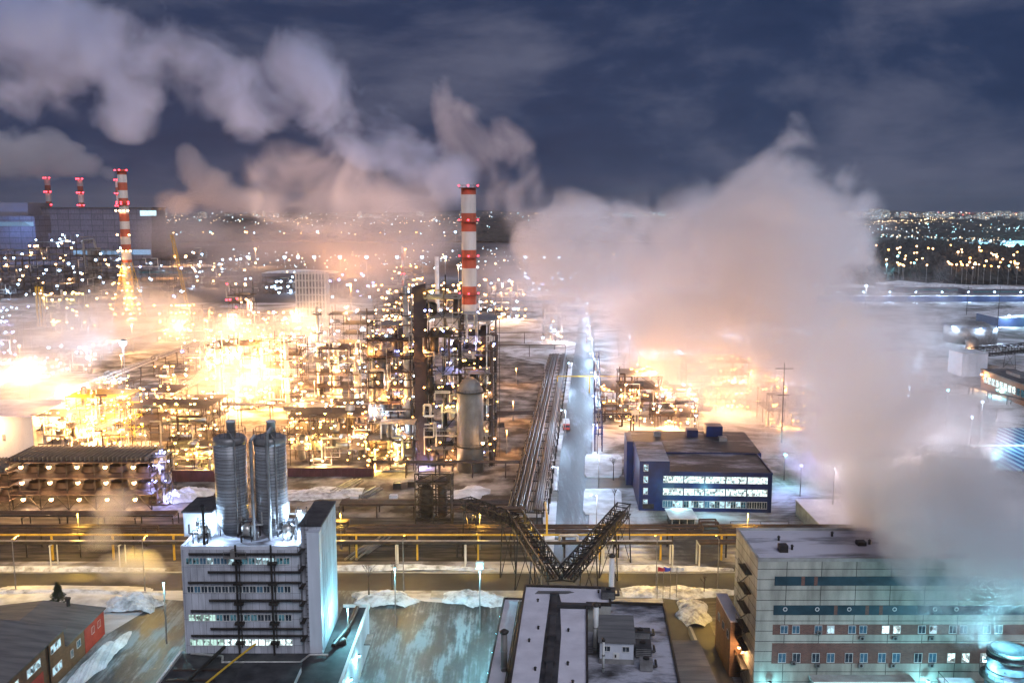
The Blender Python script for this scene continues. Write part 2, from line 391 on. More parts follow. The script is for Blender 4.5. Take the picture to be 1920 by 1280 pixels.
for i, (px, py, rx, lb) in enumerate(((60, 1068, 30, 'long ploughed snow bank along the far kerb left of the silo block'), (740, 1066, 26, 'long ploughed snow bank along the far kerb right of the silo block'), (1190, 1066, 22, 'long ploughed snow bank along the far kerb near the V-shaped bridge'), (80, 1112, 26, 'low snow ridge along the near kerb behind the brick building'), (1330, 1112, 9, 'low snow ridge on the near kerb beside the lane'))):
    mound('snow_bank', lb, px, py, rx, 1.5, .8, 20+i)
# ---------------------------------------------------------------- buildings in front
def parapet(b, x0, x1, y0, y1, z, h=.5, t=.35):
    b.box(x0, x1, y0, y0+t, z, z+h); b.box(x0, x1, y1-t, y1, z, z+h); b.box(x0, x0+t, y0+t, y1-t, z, z+h); b.box(x1-t, x1, y0+t, y1-t, z, z+h)

# white silo block
rb = rnd
T = thing('silo_building', 'white windowed block carrying two tall metal silos on its roof', 'building', (-43, 150, 0))
MB().box(-53.7, -34.5, 145, 159, 0, 25.4).build('wall', 'white_panels', T)
b = MB(); parapet(b, -53.7, -34.5, 145, 159, 25.4, .6); b.build('parapet', 'white_wall', T)
MB().box(-53.3, -34.9, 145.4, 158.6, 25.4, 25.5).build('roof', 'patchy_roof', T)
t = MB().box(-34.5, -31.2, 146.6, 159.2, 0, 28.7).build('stair_tower', 'white_panels', T)
b = MB(); b.box(-34.9, -31.1, 146.5, 159.3, 28.7, 29.0); b.build('tower_roof', 'bitumen', T)
b = MB(); b.box(-33.2, -31.18, 144.9, 146.6, 0, 28.3); b.build('lift_shaft', 'white_wall', T)
b = MB()
for k in range(26): b.box(-33.9, -33.3, 146.45, 146.55, 9+k*.8, 9.06+k*.8)
b.bar((-33.9, 146.5, 8.5), (-33.9, 146.5, 30), .06); b.bar((-33.3, 146.5, 8.5), (-33.3, 146.5, 30), .06); b.build('ladder', 'dark_steel', T)
b = MB(); b.box(-55.2, -50.4, 151, 158.6, 25.45, 29.6); b.build('rear_enclosure', 'white_wall', T)
b = MB(); b.box(-55.4, -50.2, 150.8, 158.8, 29.6, 29.9); b.build('enclosure_roof', 'bitumen', T)
zb = [Zat(y, 145) for y in (1051, 1104, 1157, 1203)]
wr = random.Random(3)
for bi, z in enumerate(zb):
    for k in range(15):
        x = -52.4+k*1.13
        if bi == 0: m_ = wr.choice(['window_blue', 'window_dim', 'window_blue', 'window_lit'])
        elif bi == 1: m_ = 'window_dark' if wr.random() < .8 else 'window_blue'
        elif bi == 2: m_ = 'window_green' if k < 4 else ('window_dark' if wr.random() < .8 else 'window_dim')
        else: m_ = 'window_bright' if k > 4 else 'window_green'
        window(T, (x, 144.96, z), .95, 1.05, m_)
def pipe_ledge(z, x0, x1):
    b = MB(); b.box(x0, x1, 144.4, 144.97, z, z+.12)
    b.tube((x0, 144.45, z+.3), (x1, 144.45, z+.3), .11); b.build('ledge', 'dark_steel', T)
for z in zb:
    pipe_ledge(z+1.15, -52.9+wr.uniform(0, 1), -34.2); pipe_ledge(z-1.9, -49.3, -34.2) if z > zb[3] else None
for x in (-44.6, -38.9):
    b = MB(); b.tube((x, 144.2, 7.5), (x, 144.2, 26.5), .16); b.tube((x+.5, 144.25, 9), (x+.5, 144.25, 25), .09)
    for k in range(5): b.box(x-.6, x+.9, 144.0, 144.8, 9.5+k*3.4, 9.9+k*3.4)
    b.build('drain_pipe', 'dark_steel', T)
b = MB(); b.box(-46.4, -42.8, 143.7, 145, 24.3, 24.5); b.line([(-46.4, 143.7, 24.5), (-46.4, 143.7, 25.5), (-42.8, 143.7, 25.5), (-42.8, 143.7, 24.5)], .06, 4); b.box(-45.4, -44.7, 144, 144.9, 24.5, 25.6); b.build('balcony', 'tank_paint', T)
for k in range(6):
    b = MB(); z = 10+k*3; b.box(-34.6, -33.9, 144.3, 146.4, z, z+.15); b.bar((-34.6, 144.3, z), (-34.6, 144.3, z+1.1), .06); b.bar((-34.6, 144.3, z+1.1), (-33.9, 144.3, z+1.1), .06); b.build('landing', 'dark_steel', T)
b = MB()
for k in range(9): b.bar((-31.15, 147+k*1.4, 9), (-31.15, 147+k*1.4, 29), .05)
b.build('wall_seam', 'white_wall', T)
# silos
def silo(x, y, z0, z1, r, label):
    S = thing('silo', label, 'silo', (x, y, z0), 'steel silos on the white block')
    MB().lathe((x, y, z0), [(r*.55, -.1), (r*.98, 2.5), (r, 2.6), (r, z1-z0), (r*.9, z1-z0+.15)], 40).build('shell', 'jacket', S, True)
    MB().lathe((x, y, z1), [(r*1.02, -1.0), (r*1.03, .0), (r*.9, .25)], 32).build('collar', 'grey_steel', S, True)
    MB().lathe((x+.3, y, z1+.7), [(.75, -.6), (.75, 1.9), (.85, 1.9), (.85, 2.2)], 14).build('vent_pipe', 'pale_paint', S, True)
    b = MB(); b.rail((x, y, z1+.4), r*1.0, 1.1, 20); b.build('handrail', 'dark_steel', S)
    b = MB(); b.tube((x+r*.6, y-r-.1, z0+1), (x+r*.6, y-r-.1, z1), .14, n=8); b.tube((x+r*.6, y-r-.1, z1), (x, y-r*.4, z1+1.4), .14, n=8); b.build('feed_pipe', 'grey_steel', S)
    b = MB()
    for k in range(6): b.ring((x, y, z0+3+k*2.6), r, r+.06, .16, 40)
    b.build('hoop', 'grey_steel', S)
    for k in range(4):
        a = k*math.pi/2+.6; b = MB(); b.bar((x+r*.85*math.cos(a), y+r*.85*math.sin(a), z0-.2), (x+r*.85*math.cos(a), y+r*.85*math.sin(a), z0+2.6), .2); b.build('leg', 'dark_steel', S)
    return S
silo(-47.3, 152.5, 25.5, 42.2, 2.65, 'left steel silo, clear of the standpipes')
S = silo(-40.6, 152.5, 25.5, 42.2, 2.65, 'right steel silo, with two tall standpipes in front')
for x, z in ((-42.9, 42.4), (-40.2, 43.6)):
    b = MB(); b.tube((x, 149.3, 25.5), (x, 149.3, z), .3, n=10); b.tube((x, 149.3, z), (x+.6, 150, z+.8), .3, n=10); b.build('standpipe', 'grey_steel', S)
# roof machinery
def roofgear(label, x, y, seed):
    r_ = random.Random(seed); G = thing('roof_machine', label, 'machinery', (x, y, 25.5))
    b = MB(); b.lathe((x, y, 26.3), [(.6, 0), (1.0, .2), (1.0, 1.6), (.5, 2.0)], 16); b.build('drum', 'insulation', G, True)
    b = MB()
    for sx in (-1, 1):
        for sy in (-1, 1): b.bar((x+sx*.8, y+sy*.8, 25.5), (x+sx*.8, y+sy*.8, 28.9), .08)
    for z in (27.2, 28.9): b.line([(x-.8, y-.8, z), (x+.8, y-.8, z), (x+.8, y+.8, z), (x-.8, y+.8, z), (x-.8, y-.8, z)], .07, 4)
    b.bar((x-.8, y-.8, 25.5), (x+.8, y-.8, 28.9), .06); b.build('frame', 'dark_steel', G)
    for k in range(4):
        p = [Vector((x+r_.uniform(-1.6, 1.6), y+r_.uniform(-1.2, 1.2), 25.6))]
        for j in range(3):
            q = p[-1].copy(); q[(2, 0, 2)[j]] += r_.choice((1, 1.6, 2.2))*(1 if j != 1 else r_.choice((-1, 1))); p.append(q)
        b = MB(); b.line(p, r_.choice((.1, .16, .22)), 8); b.build('pipe', r_.choice(['grey_steel', 'dark_steel', 'insulation']), G)
    return G
roofgear('railed drum on the silo block roof, beside its lit left corner', -50.9, 148.4, 1)
roofgear('pipe-wrapped drum between the feet of the two silos', -43.9, 149, 2)
roofgear('pale drum under the lit right silo foot', -37.2, 149.2, 3)
roofgear('small drum beside the right edge of the silo block roof', -36.4, 155.5, 4)
b = MB(); b.tube((-50.3, 146.5, 25.4), (-50.3, 146.5, 31.6), .22, n=10); b.tube((-50.3, 146.5, 31.6), (-50.3, 146.2, 32.4), .36, n=10); b.m('dark_steel'); tag(b.build('vent_stack', 'grey_steel'), 'slim dark vent pipe on the left of the silo block roof', 'vent')
for i, (x, y, z, P, k) in enumerate(((-49.6, 151.5, 28.6, 5200, 1.2), (-36.2, 153.2, 29.2, 5200, 1.1), (-51.9, 148, 28.2, 2200, .8), (-37.3, 147.6, 26.6, 1600, .7))):
    Lm = thing('floodlight', ['bright cold floodlight behind the left silo foot', 'bright cold floodlight right of the second silo', 'cold floodlight shining on the left parapet wall', 'small cold floodlight at the front roof edge'][i], 'floodlight', (x, y, 25.5))
    b = MB(); b.bar((x, y, 25.5), (x, y, z), .07); b.build('pole', 'dark_steel', Lm); lamp(Lm, (x, y, z), 'cold', P, k)

# flat annex at the foot of the silo block
T = thing('annex', 'flat dark-roofed annex wrapped round the foot of the white silo block', 'building', (-40, 128, 0))
MB().box(-54.5, -26.3, 112, 144.9, 0, 7.6).build('wall', 'white_wall', T)
MB().box(-31.1, -26.3, 144.9, 163, 0, 7.6).build('side_wall', 'white_wall', T)
b = MB(); b.box(-54.3, -26.5, 112.2, 144.85, 7.6, 7.7); b.box(-31.05, -26.5, 144.85, 162.8, 7.6, 7.7); b.build('roof', 'bitumen', T)
b = MB(); b.box(-26.6, -26.1, 112, 163.1, 7.6, 8.2); b.box(-31, -26.6, 162.7, 163.1, 7.6, 8.2); b.box(-54.6, -54.2, 112, 144.8, 7.6, 8.2); b.build('parapet', 'pale_paint', T)
b = MB(); b.line([(-52.5, 144, 8.1), (-47, 143, 8.1), (-46.5, 141, 8.1), (-34, 141, 8.1), (-33, 143.5, 8.1), (-30, 143.5, 8.1)], .18, 8); b.build('roof_pipe', 'insulation', T)
b = MB(); b.line([(-47, 144, 9.2), (-50, 130, 9.0), (-52.5, 118, 8.9)], .3, 8); b.build('roof_pipe', 'dark_steel', T)
b = MB(); b.line([(-42, 144.3, 9.6), (-44.5, 138, 9.2), (-49, 124, 8.8)], .18, 8); b.build('roof_pipe', 'yellow_paint', T)
b = MB(); b.line([(-29.6, 146, 8.5), (-28.4, 152, 8.5), (-28.1, 161, 8.5)], .35, 10); b.build('roof_pipe', 'dark_steel', T)
b = MB(); b.box(-42, -33.2, 127, 138.5, 7.7, 9.1); b.build('skylight_box', 'white_wall', T)
b = MB(); b.box(-42.2, -33, 126.8, 138.7, 9.1, 9.25); b.build('skylight_roof', 'bitumen', T)
for k in range(7): MB().box(-53.6, -46, 119+k*3.3, 119.5+k*3.3, 7.72, 8.0).build('roof_beam', 'brown_steel', T)
MB().lathe((-29, 148.6, 7.7), [(1.1, 0), (1.1, .5), (.6, .8)], 20).build('roof_vent', 'dark_steel', T, True)
MB().lathe((-36.5, 123.6, 7.7), [(.5, 0), (.5, .9), (.8, 1), (.8, 1.3)], 14).build('roof_vent', 'grey_steel', T, True)
for y in (128, 134, 141, 149):
    lamp(T, (-25.9, y, 5.2), 'cyan', 1500, .9)
    MB().box(-26.32, -26.22, y+1.2, y+3.4, 0, 3).build('door', 'pale_paint', T)
MB().box(-31.3, -25.2, 156.5, 160.5, 3.4, 3.6).build('canopy', 'grey_steel', T)

# low brick building, lower left
T = thing('brick_building', 'low brown and red brick building with a grey sheet roof', 'building', (-85, 150, 0))
def gable(b, x0, x1, y0, y1, ze, zr, t=.25):
    xm = (x0+x1)/2
    b.add([(x0, y0, ze), (xm, y0, zr), (x1, y0, ze), (x0, y1, ze), (xm, y1, zr), (x1, y1, ze), (x0, y0, ze-t), (x1, y0, ze-t), (x0, y1, ze-t), (x1, y1, ze-t)],
          [(0, 1, 4, 3), (1, 2, 5, 4), (0, 6, 7, 2, 1), (3, 4, 5, 9, 8), (2, 7, 9, 5), (0, 3, 8, 6), (6, 8, 9, 7)])
MB().box(-100, -77.5, 152.7, 168, 0, 5).build('rear_wall', 'brown_bricks', T)
MB().box(-100, -77.5, 115, 152.7, 0, 8.3).build('front_wall', 'brown_bricks', T)
b = MB(); gable(b, -100.6, -77.1, 152.9, 168.4, 5.2, 6.6); b.build('rear_roof', 'grey_roof', T)
b = MB(); gable(b, -100.6, -77.0, 114, 152.9, 8.6, 10.0); b.build('front_roof', 'grey_roof', T)
MB().box(-77.5, -77.42, 160, 168, .1, 4.9).build('red_panel', 'red_paint', T)
MB().box(-77.5, -77.42, 137.5, 145, .1, 4.5).build('red_panel', 'red_paint', T)
b = MB(); b.tube((-77.3, 146.8, 0), (-77.3, 146.8, 8.3), .16, n=8); b.build('drain_pipe', 'dark_steel', T)
for y, z, w, h in ((165.8, 3.1, 1.1, 1.2), (163.2, 3.1, 1.1, 1.2), (157.6, 3.2, 1.3, 1.2), (155, 2.6, .8, 1.3)): window(T, (-77.46, y, z), w, h, 'window_bright' if y > 160 else 'window_blue', 'x')
for y, z, w, m_ in ((149.6, 6.6, 3.4, 'window_lit'), (149.6, 2.7, 3.2, 'window_lit'), (142.2, 6.4, 4.2, 'window_lit'), (135.5, 6.4, 4.0, 'window_bright'), (141.2, 2.2, 1.8, 'window_bright'), (133, 2.6, 3, 'window_lit'), (129, 6.4, 3.6, 'window_lit')):
    window(T, (-77.38 if 137.5 < y < 145 and z < 4.6 else -77.46, y, z), w, 1.3, m_, 'x', bars=3)
MB().box(-99, -78, 152.65, 152.75, 5.1, 8.6).build('gable_wall', 'brown_bricks', T)
MB().lathe((-83.5, 167, 6.1), [(.35, 0), (.35, 1.3), (.5, 1.3), (.5, 1.6)], 10).build('roof_vent', 'dark_steel', T)

# long snowy workshop roof in the centre foreground (rotated with the street)
T = thing('workshop', 'long snow-roofed workshop with a dark duct along its flat roof', 'building', (-.4, 118, 0))
MB().box(-.4, 10.6, 118, 158.4, 0, 13.5).build('wall', 'concrete', T)
MB().box(10.6, 14.6, 151.6, 158.4, 0, 13.5).build('rear_wall', 'concrete', T)
b = MB(); b.box(-.25, 10.45, 118.1, 158.2, 13.5, 13.62); b.box(10.45, 14.45, 151.75, 158.2, 13.5, 13.62); b.build('roof', 'roof_snow', T)
b = MB(); b.box(-.5, -.15, 118, 158.5, 13.4, 14.0); b.box(-.15, 14.7, 158.1, 158.5, 13.4, 14.0); b.box(14.35, 14.7, 151.5, 158.1, 13.4, 14.0); b.box(10.4, 14.35, 151.5, 151.8, 13.4, 14); b.box(10.4, 10.7, 118, 151.5, 13.4, 13.95); b.build('parapet', 'dark_steel', T)
b = MB(); b.box(4.5, 5.5, 118, 155.2, 13.6, 14.05)
for y in range(122, 156, 8): b.box(4.2, 5.8, y, y+.7, 13.62, 14.2)
b.box(5.5, 12.9, 150.2, 151.3, 13.6, 14.0)
b.build('roof_duct', 'bitumen', T)
MB().prism([(3.6, 118), (6.3, 118), (6.5, 140), (6.1, 149.5), (11, 149.6), (11, 151.4), (6.2, 152), (5.7, 155.8), (4.2, 155.4), (3.9, 140)], 13.62, 13.64).build('melt_strip', 'bitumen', T)
MB().prism([(1.5, 155.2), (7, 155.6), (8.4, 156.4), (7.6, 156.9), (2, 156.6)], 13.62, 13.645).build('melt_patch', 'grey_roof', T)
for x, y in ((2.2, 152), (2.8, 141.5), (1.6, 137), (7.6, 141), (7.7, 130), (3, 128), (12.6, 156.5), (8.5, 124.6)):
    MB().lathe((x, y, 13.6), [(.16, 0), (.16, .4), (.26, .45), (.1, .6)], 10).build('roof_vent', 'dark_steel', T)
# lower roofs
MB().box(-4.6, -.4, 118, 164, 0, 8.6).build('low_wall', 'pale_paint', T)
MB().box(-4.45, -.5, 118, 163.8, 8.6, 8.7).build('low_roof', 'roof_snow', T)
b = MB(); b.box(-4.7, -4.4, 118, 164.1, 8.5, 9.0); b.box(-4.4, -.4, 163.8, 164.1, 8.5, 9.0); b.build('low_parapet', 'dark_steel', T)
for x in (-.75, -1.15, -1.6): b = MB(); b.tube((x, 118, 9.1+(x+1)*.2), (x, 163, 9.1+(x+1)*.2), .14, n=8); b.build('roof_pipe', 'brown_steel' if x < -1 else 'grey_steel', T)
MB().box(-1.95, -.6, 120, 163, 8.7, 8.74).build('melt_strip', 'bitumen', T)
MB().box(10.62, 24.6, 118, 163.5, 0, 8.6).build('right_wall', 'concrete', T)
MB().box(10.8, 24.45, 118.1, 163.3, 8.6, 8.7).build('right_roof', 'patchy_roof', T)
b = MB(); b.box(24.35, 24.7, 118, 163.6, 8.5, 9.1); b.box(14.7, 24.35, 163.2, 163.6, 8.5, 9.1); b.build('right_parapet', 'dark_steel', T)
WS = T
# penthouse
P = thing('roof_hut', 'small white hut with a grey-green roof and two windows on the workshop roof', 'hut', (14, 141, 8.7))
MB().box(12.6, 17.9, 140.6, 147.4, 8.7, 12.2).build('wall', 'white_wall', P)
b = MB(); b.add([(12.3, 140.3, 12.2), (18.2, 140.3, 12.2), (18.2, 147.7, 13.4), (12.3, 147.7, 13.4), (12.3, 140.3, 12.45), (18.2, 140.3, 12.45), (18.2, 147.7, 13.65), (12.3, 147.7, 13.65)], [(0, 3, 2, 1), (4, 5, 6, 7), (0, 1, 5, 4), (1, 2, 6, 5), (2, 3, 7, 6), (3, 0, 4, 7)]); b.build('roof', 'grey_roof', P)
window(P, (13.7, 140.55, 11.2), 1, .8, 'window_dark'); window(P, (16.7, 140.55, 11.2), 1, .8, 'window_dark')
MB().box(14.7, 15.7, 140.5, 140.58, 8.8, 10.6).build('door', 'pale_paint', P)
b = MB(); b.box(14.95, 15.2, 140.45, 140.5, 9.8, 10.3); b.build('door_sign', 'dark_steel', P)
MB().box(12.5, 18, 140.45, 140.55, 8.7, 9.5).build('plinth', 'grey_steel', P)
def vent(name, label, x, y, z0, z1, r, mat='pale_paint', cap=True):
    V = thing(name, label, 'vent', (x, y, z0)); MB().lathe((x, y, z0), [(r, 0), (r, z1-z0)], 16).build('pipe', mat, V, True)
    MB().lathe((x, y, z1), [(r*1.3, -.3), (r*1.5, 0), (r*.4, .35)], 16).build('cap', 'dark_steel', V, True)
    b = MB(); b.ring((x, y, (z0+z1)/2), r, r+.06, .2, 16); b.ring((x, y, z0+.6), r, r+.06, .2, 16); b.build('band', 'grey_steel', V); return V
V1 = vent('vent_stack', 'white vent stack beside the roof hut with a dark cap', 12.0, 144.5, 8.7, 16.8, .42)
V2 = vent('vent_stack', 'cream vent stack on the low strip roof left of the workshop', -2.3, 137, 8.7, 15.2, .5, 'tank_paint')
V3 = vent('vent_stack', 'thin pale pipe standing in front of the roof hut', 13.1, 137.8, 8.7, 14, .2)
gear = []
for i, (x, y, w, d, h, lb) in enumerate(((19.6, 144, 2.6, 3, 1.8, 'dark air handling unit right of the roof hut'), (19.8, 139, 2, 1.6, 1.6, 'grey boxed fan unit in front of the dark air handler'), (19.5, 150, 3.4, 2, 1.2, 'flat dark duct box behind the roof hut'), (14.2, 154.5, 2.4, 2, 1.4, 'dark box unit at the back corner of the high roof'))):
    G = thing('air_handler', lb, 'air handler', (x, y, 8.7))
    MB().box(x-w/2, x+w/2, y-d/2, y+d/2, 8.9, 8.9+h).build('casing', 'bitumen' if i != 1 else 'grey_steel', G)
    MB().lathe((x, y, 8.9+h), [(.5, 0), (.5, .25), (.42, .3)], 14).build('fan', 'dark_steel', G)
    b = MB()
    for k in range(5): b.box(x-w/2+.15, x+w/2-.15, y-d/2-.05, y-d/2, 9.05+k*h/6, 9.15+k*h/6)
    b.build('louvre', 'grey_steel', G)
    b = MB(); b.line([(x+w/2, y, 9.3), (x+w/2+.6, y, 9.3), (x+w/2+.6, y+2, 9.3)], .2, 8); b.build('duct', 'dark_steel', G); gear.append(G)
gear[3].location.z += 4.9
b = MB(); b.line([(11.2, 129, 8.8), (11.2, 129, 10.2), (10.4, 129, 10.8), (9.4, 129, 10.6)], .22, 8); gn = tag(b.build('gooseneck_pipe', 'dark_steel'), 'black gooseneck pipe on the front edge of the workshop roof', 'pipe')
# turn the group with the street: every one of these things about the same pivot
piv = Vector((-.4, 123, 0)); RM = Matrix.Translation(piv) @ Matrix.Rotation(R(-4.4), 4, 'Z') @ Matrix.Translation(-piv)
for o in [WS, P, V1, V2, V3, gn]+gear:
    o.matrix_world = RM @ Matrix.Translation(o.location)
for y in (126, 133, 140, 147, 154, 161):
    q = RM @ Vector((-5.0, y, 6.6)); A = thing('wall_lamp', 'cyan wall lamp on the yard side of the workshop', 'lamp', q, 'wall lamps along the workshop')
    b = MB(); b.bar(q, q+Vector((.35, 0, .2)), .06); b.build('bracket', 'dark_steel', A); lamp(A, q, 'cyan', 2200, .7)
vent('vent_stack', 'tall slim white stack behind the workshop roof corner', 18.4, 164.5, 0, 17, .5)
# lane-side shed
T = thing('shed', 'low flat shed with dark roof between the workshop and panel building', 'shed', (30, 140, 0))
MB().box(27.6, 33.4, 118, 158, 0, 3.4).build('wall', 'concrete', T); MB().box(27.5, 33.5, 117.9, 158.1, 3.4, 3.6).build('roof', 'grey_roof', T)
MB().box(27.3, 27.5, 128, 139, .2, 3.3).build('lit_wall', 'pale_paint', T); lamp(T, (27.2, 136, 3.1), 'cyan', 900, .8)
b = MB(); b.box(33.6, 34.1, 116, 168, 0, 1.6); tag(b.build('boundary_wall', 'concrete'), 'snow-topped boundary wall beside the yellow-lit lane', 'wall')

# panel building on the right
T = thing('panel_building', 'long pale panel building with teal and brick window bands', 'building', (60, 150, 0))
x0, x1, y0, y1 = 39.5, 132, 143.4, 158
MB().box(x0, x1, y0, y1, 0, 24).build('wall', 'panels', T)
MB().box(x0+.3, x1, y0+.3, y1-.3, 24, 24.12).build('roof', 'snowy_roof', T)
b = MB(); parapet(b, x0-.05, x1, y0-.05, y1+.05, 24, .55, .35); b.build('parapet', 'concrete', T)
zz = lambda y: Zat(y, y0)
MB().box(x0+2.8, x1-1, y0-.05, y0, zz(1097), zz(1080)).build('glass_band', 'teal_glass', T)
MB().box(x0+2.8, x1-1, y0-.05, y0, zz(1152), zz(1134)).build('glass_band', 'teal_glass', T)
MB().box(x0+2.8, x1-1, y0-.04, y0, zz(1189), zz(1170)).build('brick_band', 'bricks', T)
MB().box(x0+2.8, x1-1, y0-.04, y0, zz(1243), zz(1205)).build('brick_band', 'bricks', T)
for px, ya, yb in ((1505, 1097, 1080), (1529, 1097, 1080), (1569, 1152, 1134), (1628, 1152, 1134), (1654, 1152, 1134)):
    x = Xat(px, 1100, y0); MB().box(x-.28, x+.28, y0-.07, y0-.05, zz(ya), zz(yb)).build('brick_pier', 'bricks', T)
for px in (1472, 1532, 1592, 1677, 1753, 1793):
    x = Xat(px, 1141, y0); b = MB(); b.ring((0, 0, 0), .22, .36, .05, 18)
    b.v = [(x+v[0], y0-.08-v[2], zz(1141)+v[1]) for v in b.v]; b.build('round_sign', 'pale_paint', T)
wr = random.Random(9)
for px, m_ in ((1470, 0), (1492, 0), (1534, 0), (1557, 2), (1597, 0), (1618, 0), (1660, 3), (1681, 3), (1728, 1), (1749, 2), (1786, 1), (1806, 0), (1850, 0), (1872, 0)):
    window(T, (Xat(px, 1180, y0), y0-.06, zz(1179)), 1.1, 1.25, ['window_blue', 'window_dark', 'window_lit', 'window_bright'][m_])
for px, m_ in ((1466, 0), (1493, 1), (1529, 1), (1557, 0), (1591, 1), (1619, 0), (1653, 0), (1680, 0), (1721, 1), (1748, 0), (1783, 3), (1810, 3), (1845, 3), (1872, 0), (1905, 3)):
    window(T, (Xat(px, 1232, y0), y0-.06, zz(1232)), 1.15, 1.5, ['window_blue', 'window_dark', 'window_lit', 'window_bright'][m_])
for px, py in ((1535, 1184), (1615, 1194), (1677, 1194), (1745, 1194), (1532, 1245), (1613, 1245), (1673, 1245), (1745, 1245), (1487, 1241)):
    x = Xat(px, py, y0); b = MB(); b.m('grey_steel').box(x-.4, x+.4, y0-.45, y0-.1, zz(py)-.3, zz(py)+.3); b.m('dark_steel').lathe((0, 0, 0), [(.22, 0), (.22, .03)], 12)
    b.v[8:] = [(x+v[0], y0-.46-v[2], zz(py)+v[1]) for v in b.v[8:]]; b.build('air_conditioner', None, T)
MB().box(x0+9, x0+25.5, y0-2.2, y0, zz(1270), zz(1264)).build('canopy', 'concrete', T)
MB().box(x0+9.1, x0+25.4, y0-2.3, y0-2.2, zz(1270)+.05, zz(1266)).build('canopy_light', 'tube_light', T)
for k in range(12): window(T, (x0+4+k*3.1, y0-.04, 1.9), 2, 1.8, 'window_bright' if k in (0, 1, 9, 10) else 'window_blue', bars=3)
lamp(T, (x0+2.5, y0-.8, 3.6), 'cyan', 900, 1.3); lamp(T, (x0+28, y0-1.2, 4.2), 'cyan', 900, 1.0); lamp(T, (x0-1, y0+6, 6.5), 'amber', 1500, .9)
for k in range(6):   # fire escape on the left end wall
    b = MB(); z = 4+k*3.3; b.box(x0-1.2, x0-.06, y0+3, y0+8, z, z+.12)
    b.line([(x0-1.2, y0+3, z+1.1), (x0-1.2, y0+8, z+1.1)], .05, 4)
    for j in range(4): b.bar((x0-1.2, y0+3+j*1.66, z), (x0-1.2, y0+3+j*1.66, z+1.1), .05)
    b.bar((x0-.7, y0+3, z), (x0-.7, y0+8, z-3.2), .15); b.build('fire_escape', 'dark_steel', T)
for (a, c_, h_) in ((44, 147, 1.2), (58, 150, .7), (70, 149, 1.4)):
    MB().box(a, a+1.4, c_, c_+1.4, 24.1, 24.1+h_).build('roof_box', 'dark_steel', T)
for px, py in ((1460, 1013), (1485, 1030), (1560, 1005), (1630, 1020)):
    q = gp(px, py, 24.1); MB().lathe((q.x, q.y, 24.1), [(.2, 0), (.2, .6), (.32, .65), (.1, .9)], 10).build('roof_vent', 'dark_steel', T)
T = thing('side_annex', 'narrow brick annex hugging the end wall of the panel building', 'building', (38.5, 155, 0))
MB().box(37.5, 39.4, 151.6, 163, 0, 10).build('wall', 'brown_bricks', T); MB().box(37.4, 39.45, 151.5, 163.1, 10, 10.3).build('roof', 'roof_snow', T)
for k in range(3): window(T, (37.46, 153.5+k*3.4, 7), 1.2, 1.3, 'window_dark', 'x')

# steaming stack, bottom right
c = at(1893, 1216, 133); SV = thing('steam_stack', 'wide blue-lit steel stack pouring steam in the bottom corner', 'stack', (c.x, c.y, 0))
MB().lathe((c.x, c.y, 0), [(3.2, 0), (3.0, c.z-2), (2.75, c.z-1.9), (2.75, c.z), (2.4, c.z), (2.4, c.z-3)], 48, False).build('shell', 'vent_blue', SV, True)
b = MB()
for z in (c.z-.35, c.z-1.3, c.z-3.2, c.z-5.2): b.ring((c.x, c.y, z), 2.76 if z > c.z-2 else 3.02, 3.12, .18, 48)
b.build('hoop', 'dark_steel', SV)
b = MB(); b.rail((c.x, c.y, c.z-4.4), 3.9, 1.1, 20); b.ring((c.x, c.y, c.z-4.5), 3, 3.9, .12, 40); b.build('platform', 'dark_steel', SV)
lamp(SV, (c.x-3.9, c.y-.5, c.z-1.6), 'cyan', 2500, .9); lamp(SV, (c.x-2.6, c.y-3.4, c.z-4), 'cold', 1500, .9)
light((c.x-1, c.y-3.6, c.z+1.2), 7000, 'cyan', SV)
G = thing('lit_platform', 'white-lit flat platform beside the steaming stack', 'platform', (c.x-6, c.y-1, 0))
MB().box(c.x-8.5, c.x-3.4, c.y-6, c.y+4, 0, 7.3).build('base', 'pale_paint', G); MB().box(c.x-8.7, c.x-3.3, c.y-6.2, c.y+4.2, 7.3, 7.5).build('deck', 'snow', G)
b = MB(); b.line([(c.x-8.6, c.y-6.1, 8.6), (c.x-8.6, c.y+4.1, 8.6), (c.x-3.4, c.y+4.1, 8.6)], .05, 4)
for k in range(6): b.bar((c.x-8.6, c.y-6.1+k*2, 7.5), (c.x-8.6, c.y-6.1+k*2, 8.6), .05)
b.build('handrail', 'dark_steel', G); lamp(G, (c.x-6, c.y-2, 9.6), 'cyan', 1500, .8)

# blue office
T = thing('blue_office', 'three-storey dark blue office with rows of bright windows', 'building', (51, 241, 0))
MB().box(42, 69, 240.7, 261, 0, 10.4).build('wall', 'blue_paint', T)
MB().box(34, 42, 240.7, 262, 0, 13.6).build('stair_tower', 'blue_paint', T)
MB().box(42.1, 68.9, 240.8, 260.9, 10.4, 10.52).build('roof', 'dark_roof', T); MB().box(34.1, 41.9, 240.9, 261.8, 13.6, 13.72).build('tower_roof', 'patchy_roof', T)
b = MB(); parapet(b, 42.02, 69.1, 240.6, 261.1, 10.4, .5, .3); b.build('parapet', 'blue_paint', T)
wr = random.Random(5)
for r_, z in enumerate((Zat(899, 240.7), Zat(922, 240.7), Zat(945, 240.7))):
    for g_ in range(5):
        for k in range(4):
            x = 40.6+g_*5.55+k*1.32
            if x > 68.4 or x < 40.6: continue
            mm = 'window_bright' if r_ < 2 else wr.choice(['window_lit', 'window_dim', 'window_blue', 'window_lit'])
            if r_ == 2 and g_ == 4: mm = 'window_dark'
            window(T, (x+.4, 240.64, z), 1.2, 1.75, mm)
for z in (2.2, 5.4, 8.6, 11.8): window(T, (35.7, 240.64, z), 1.1, 1.7, 'window_lit')
MB().box(35, 38, 240.5, 240.66, .6, 1.9).build('door_sign', 'dark_steel', T)
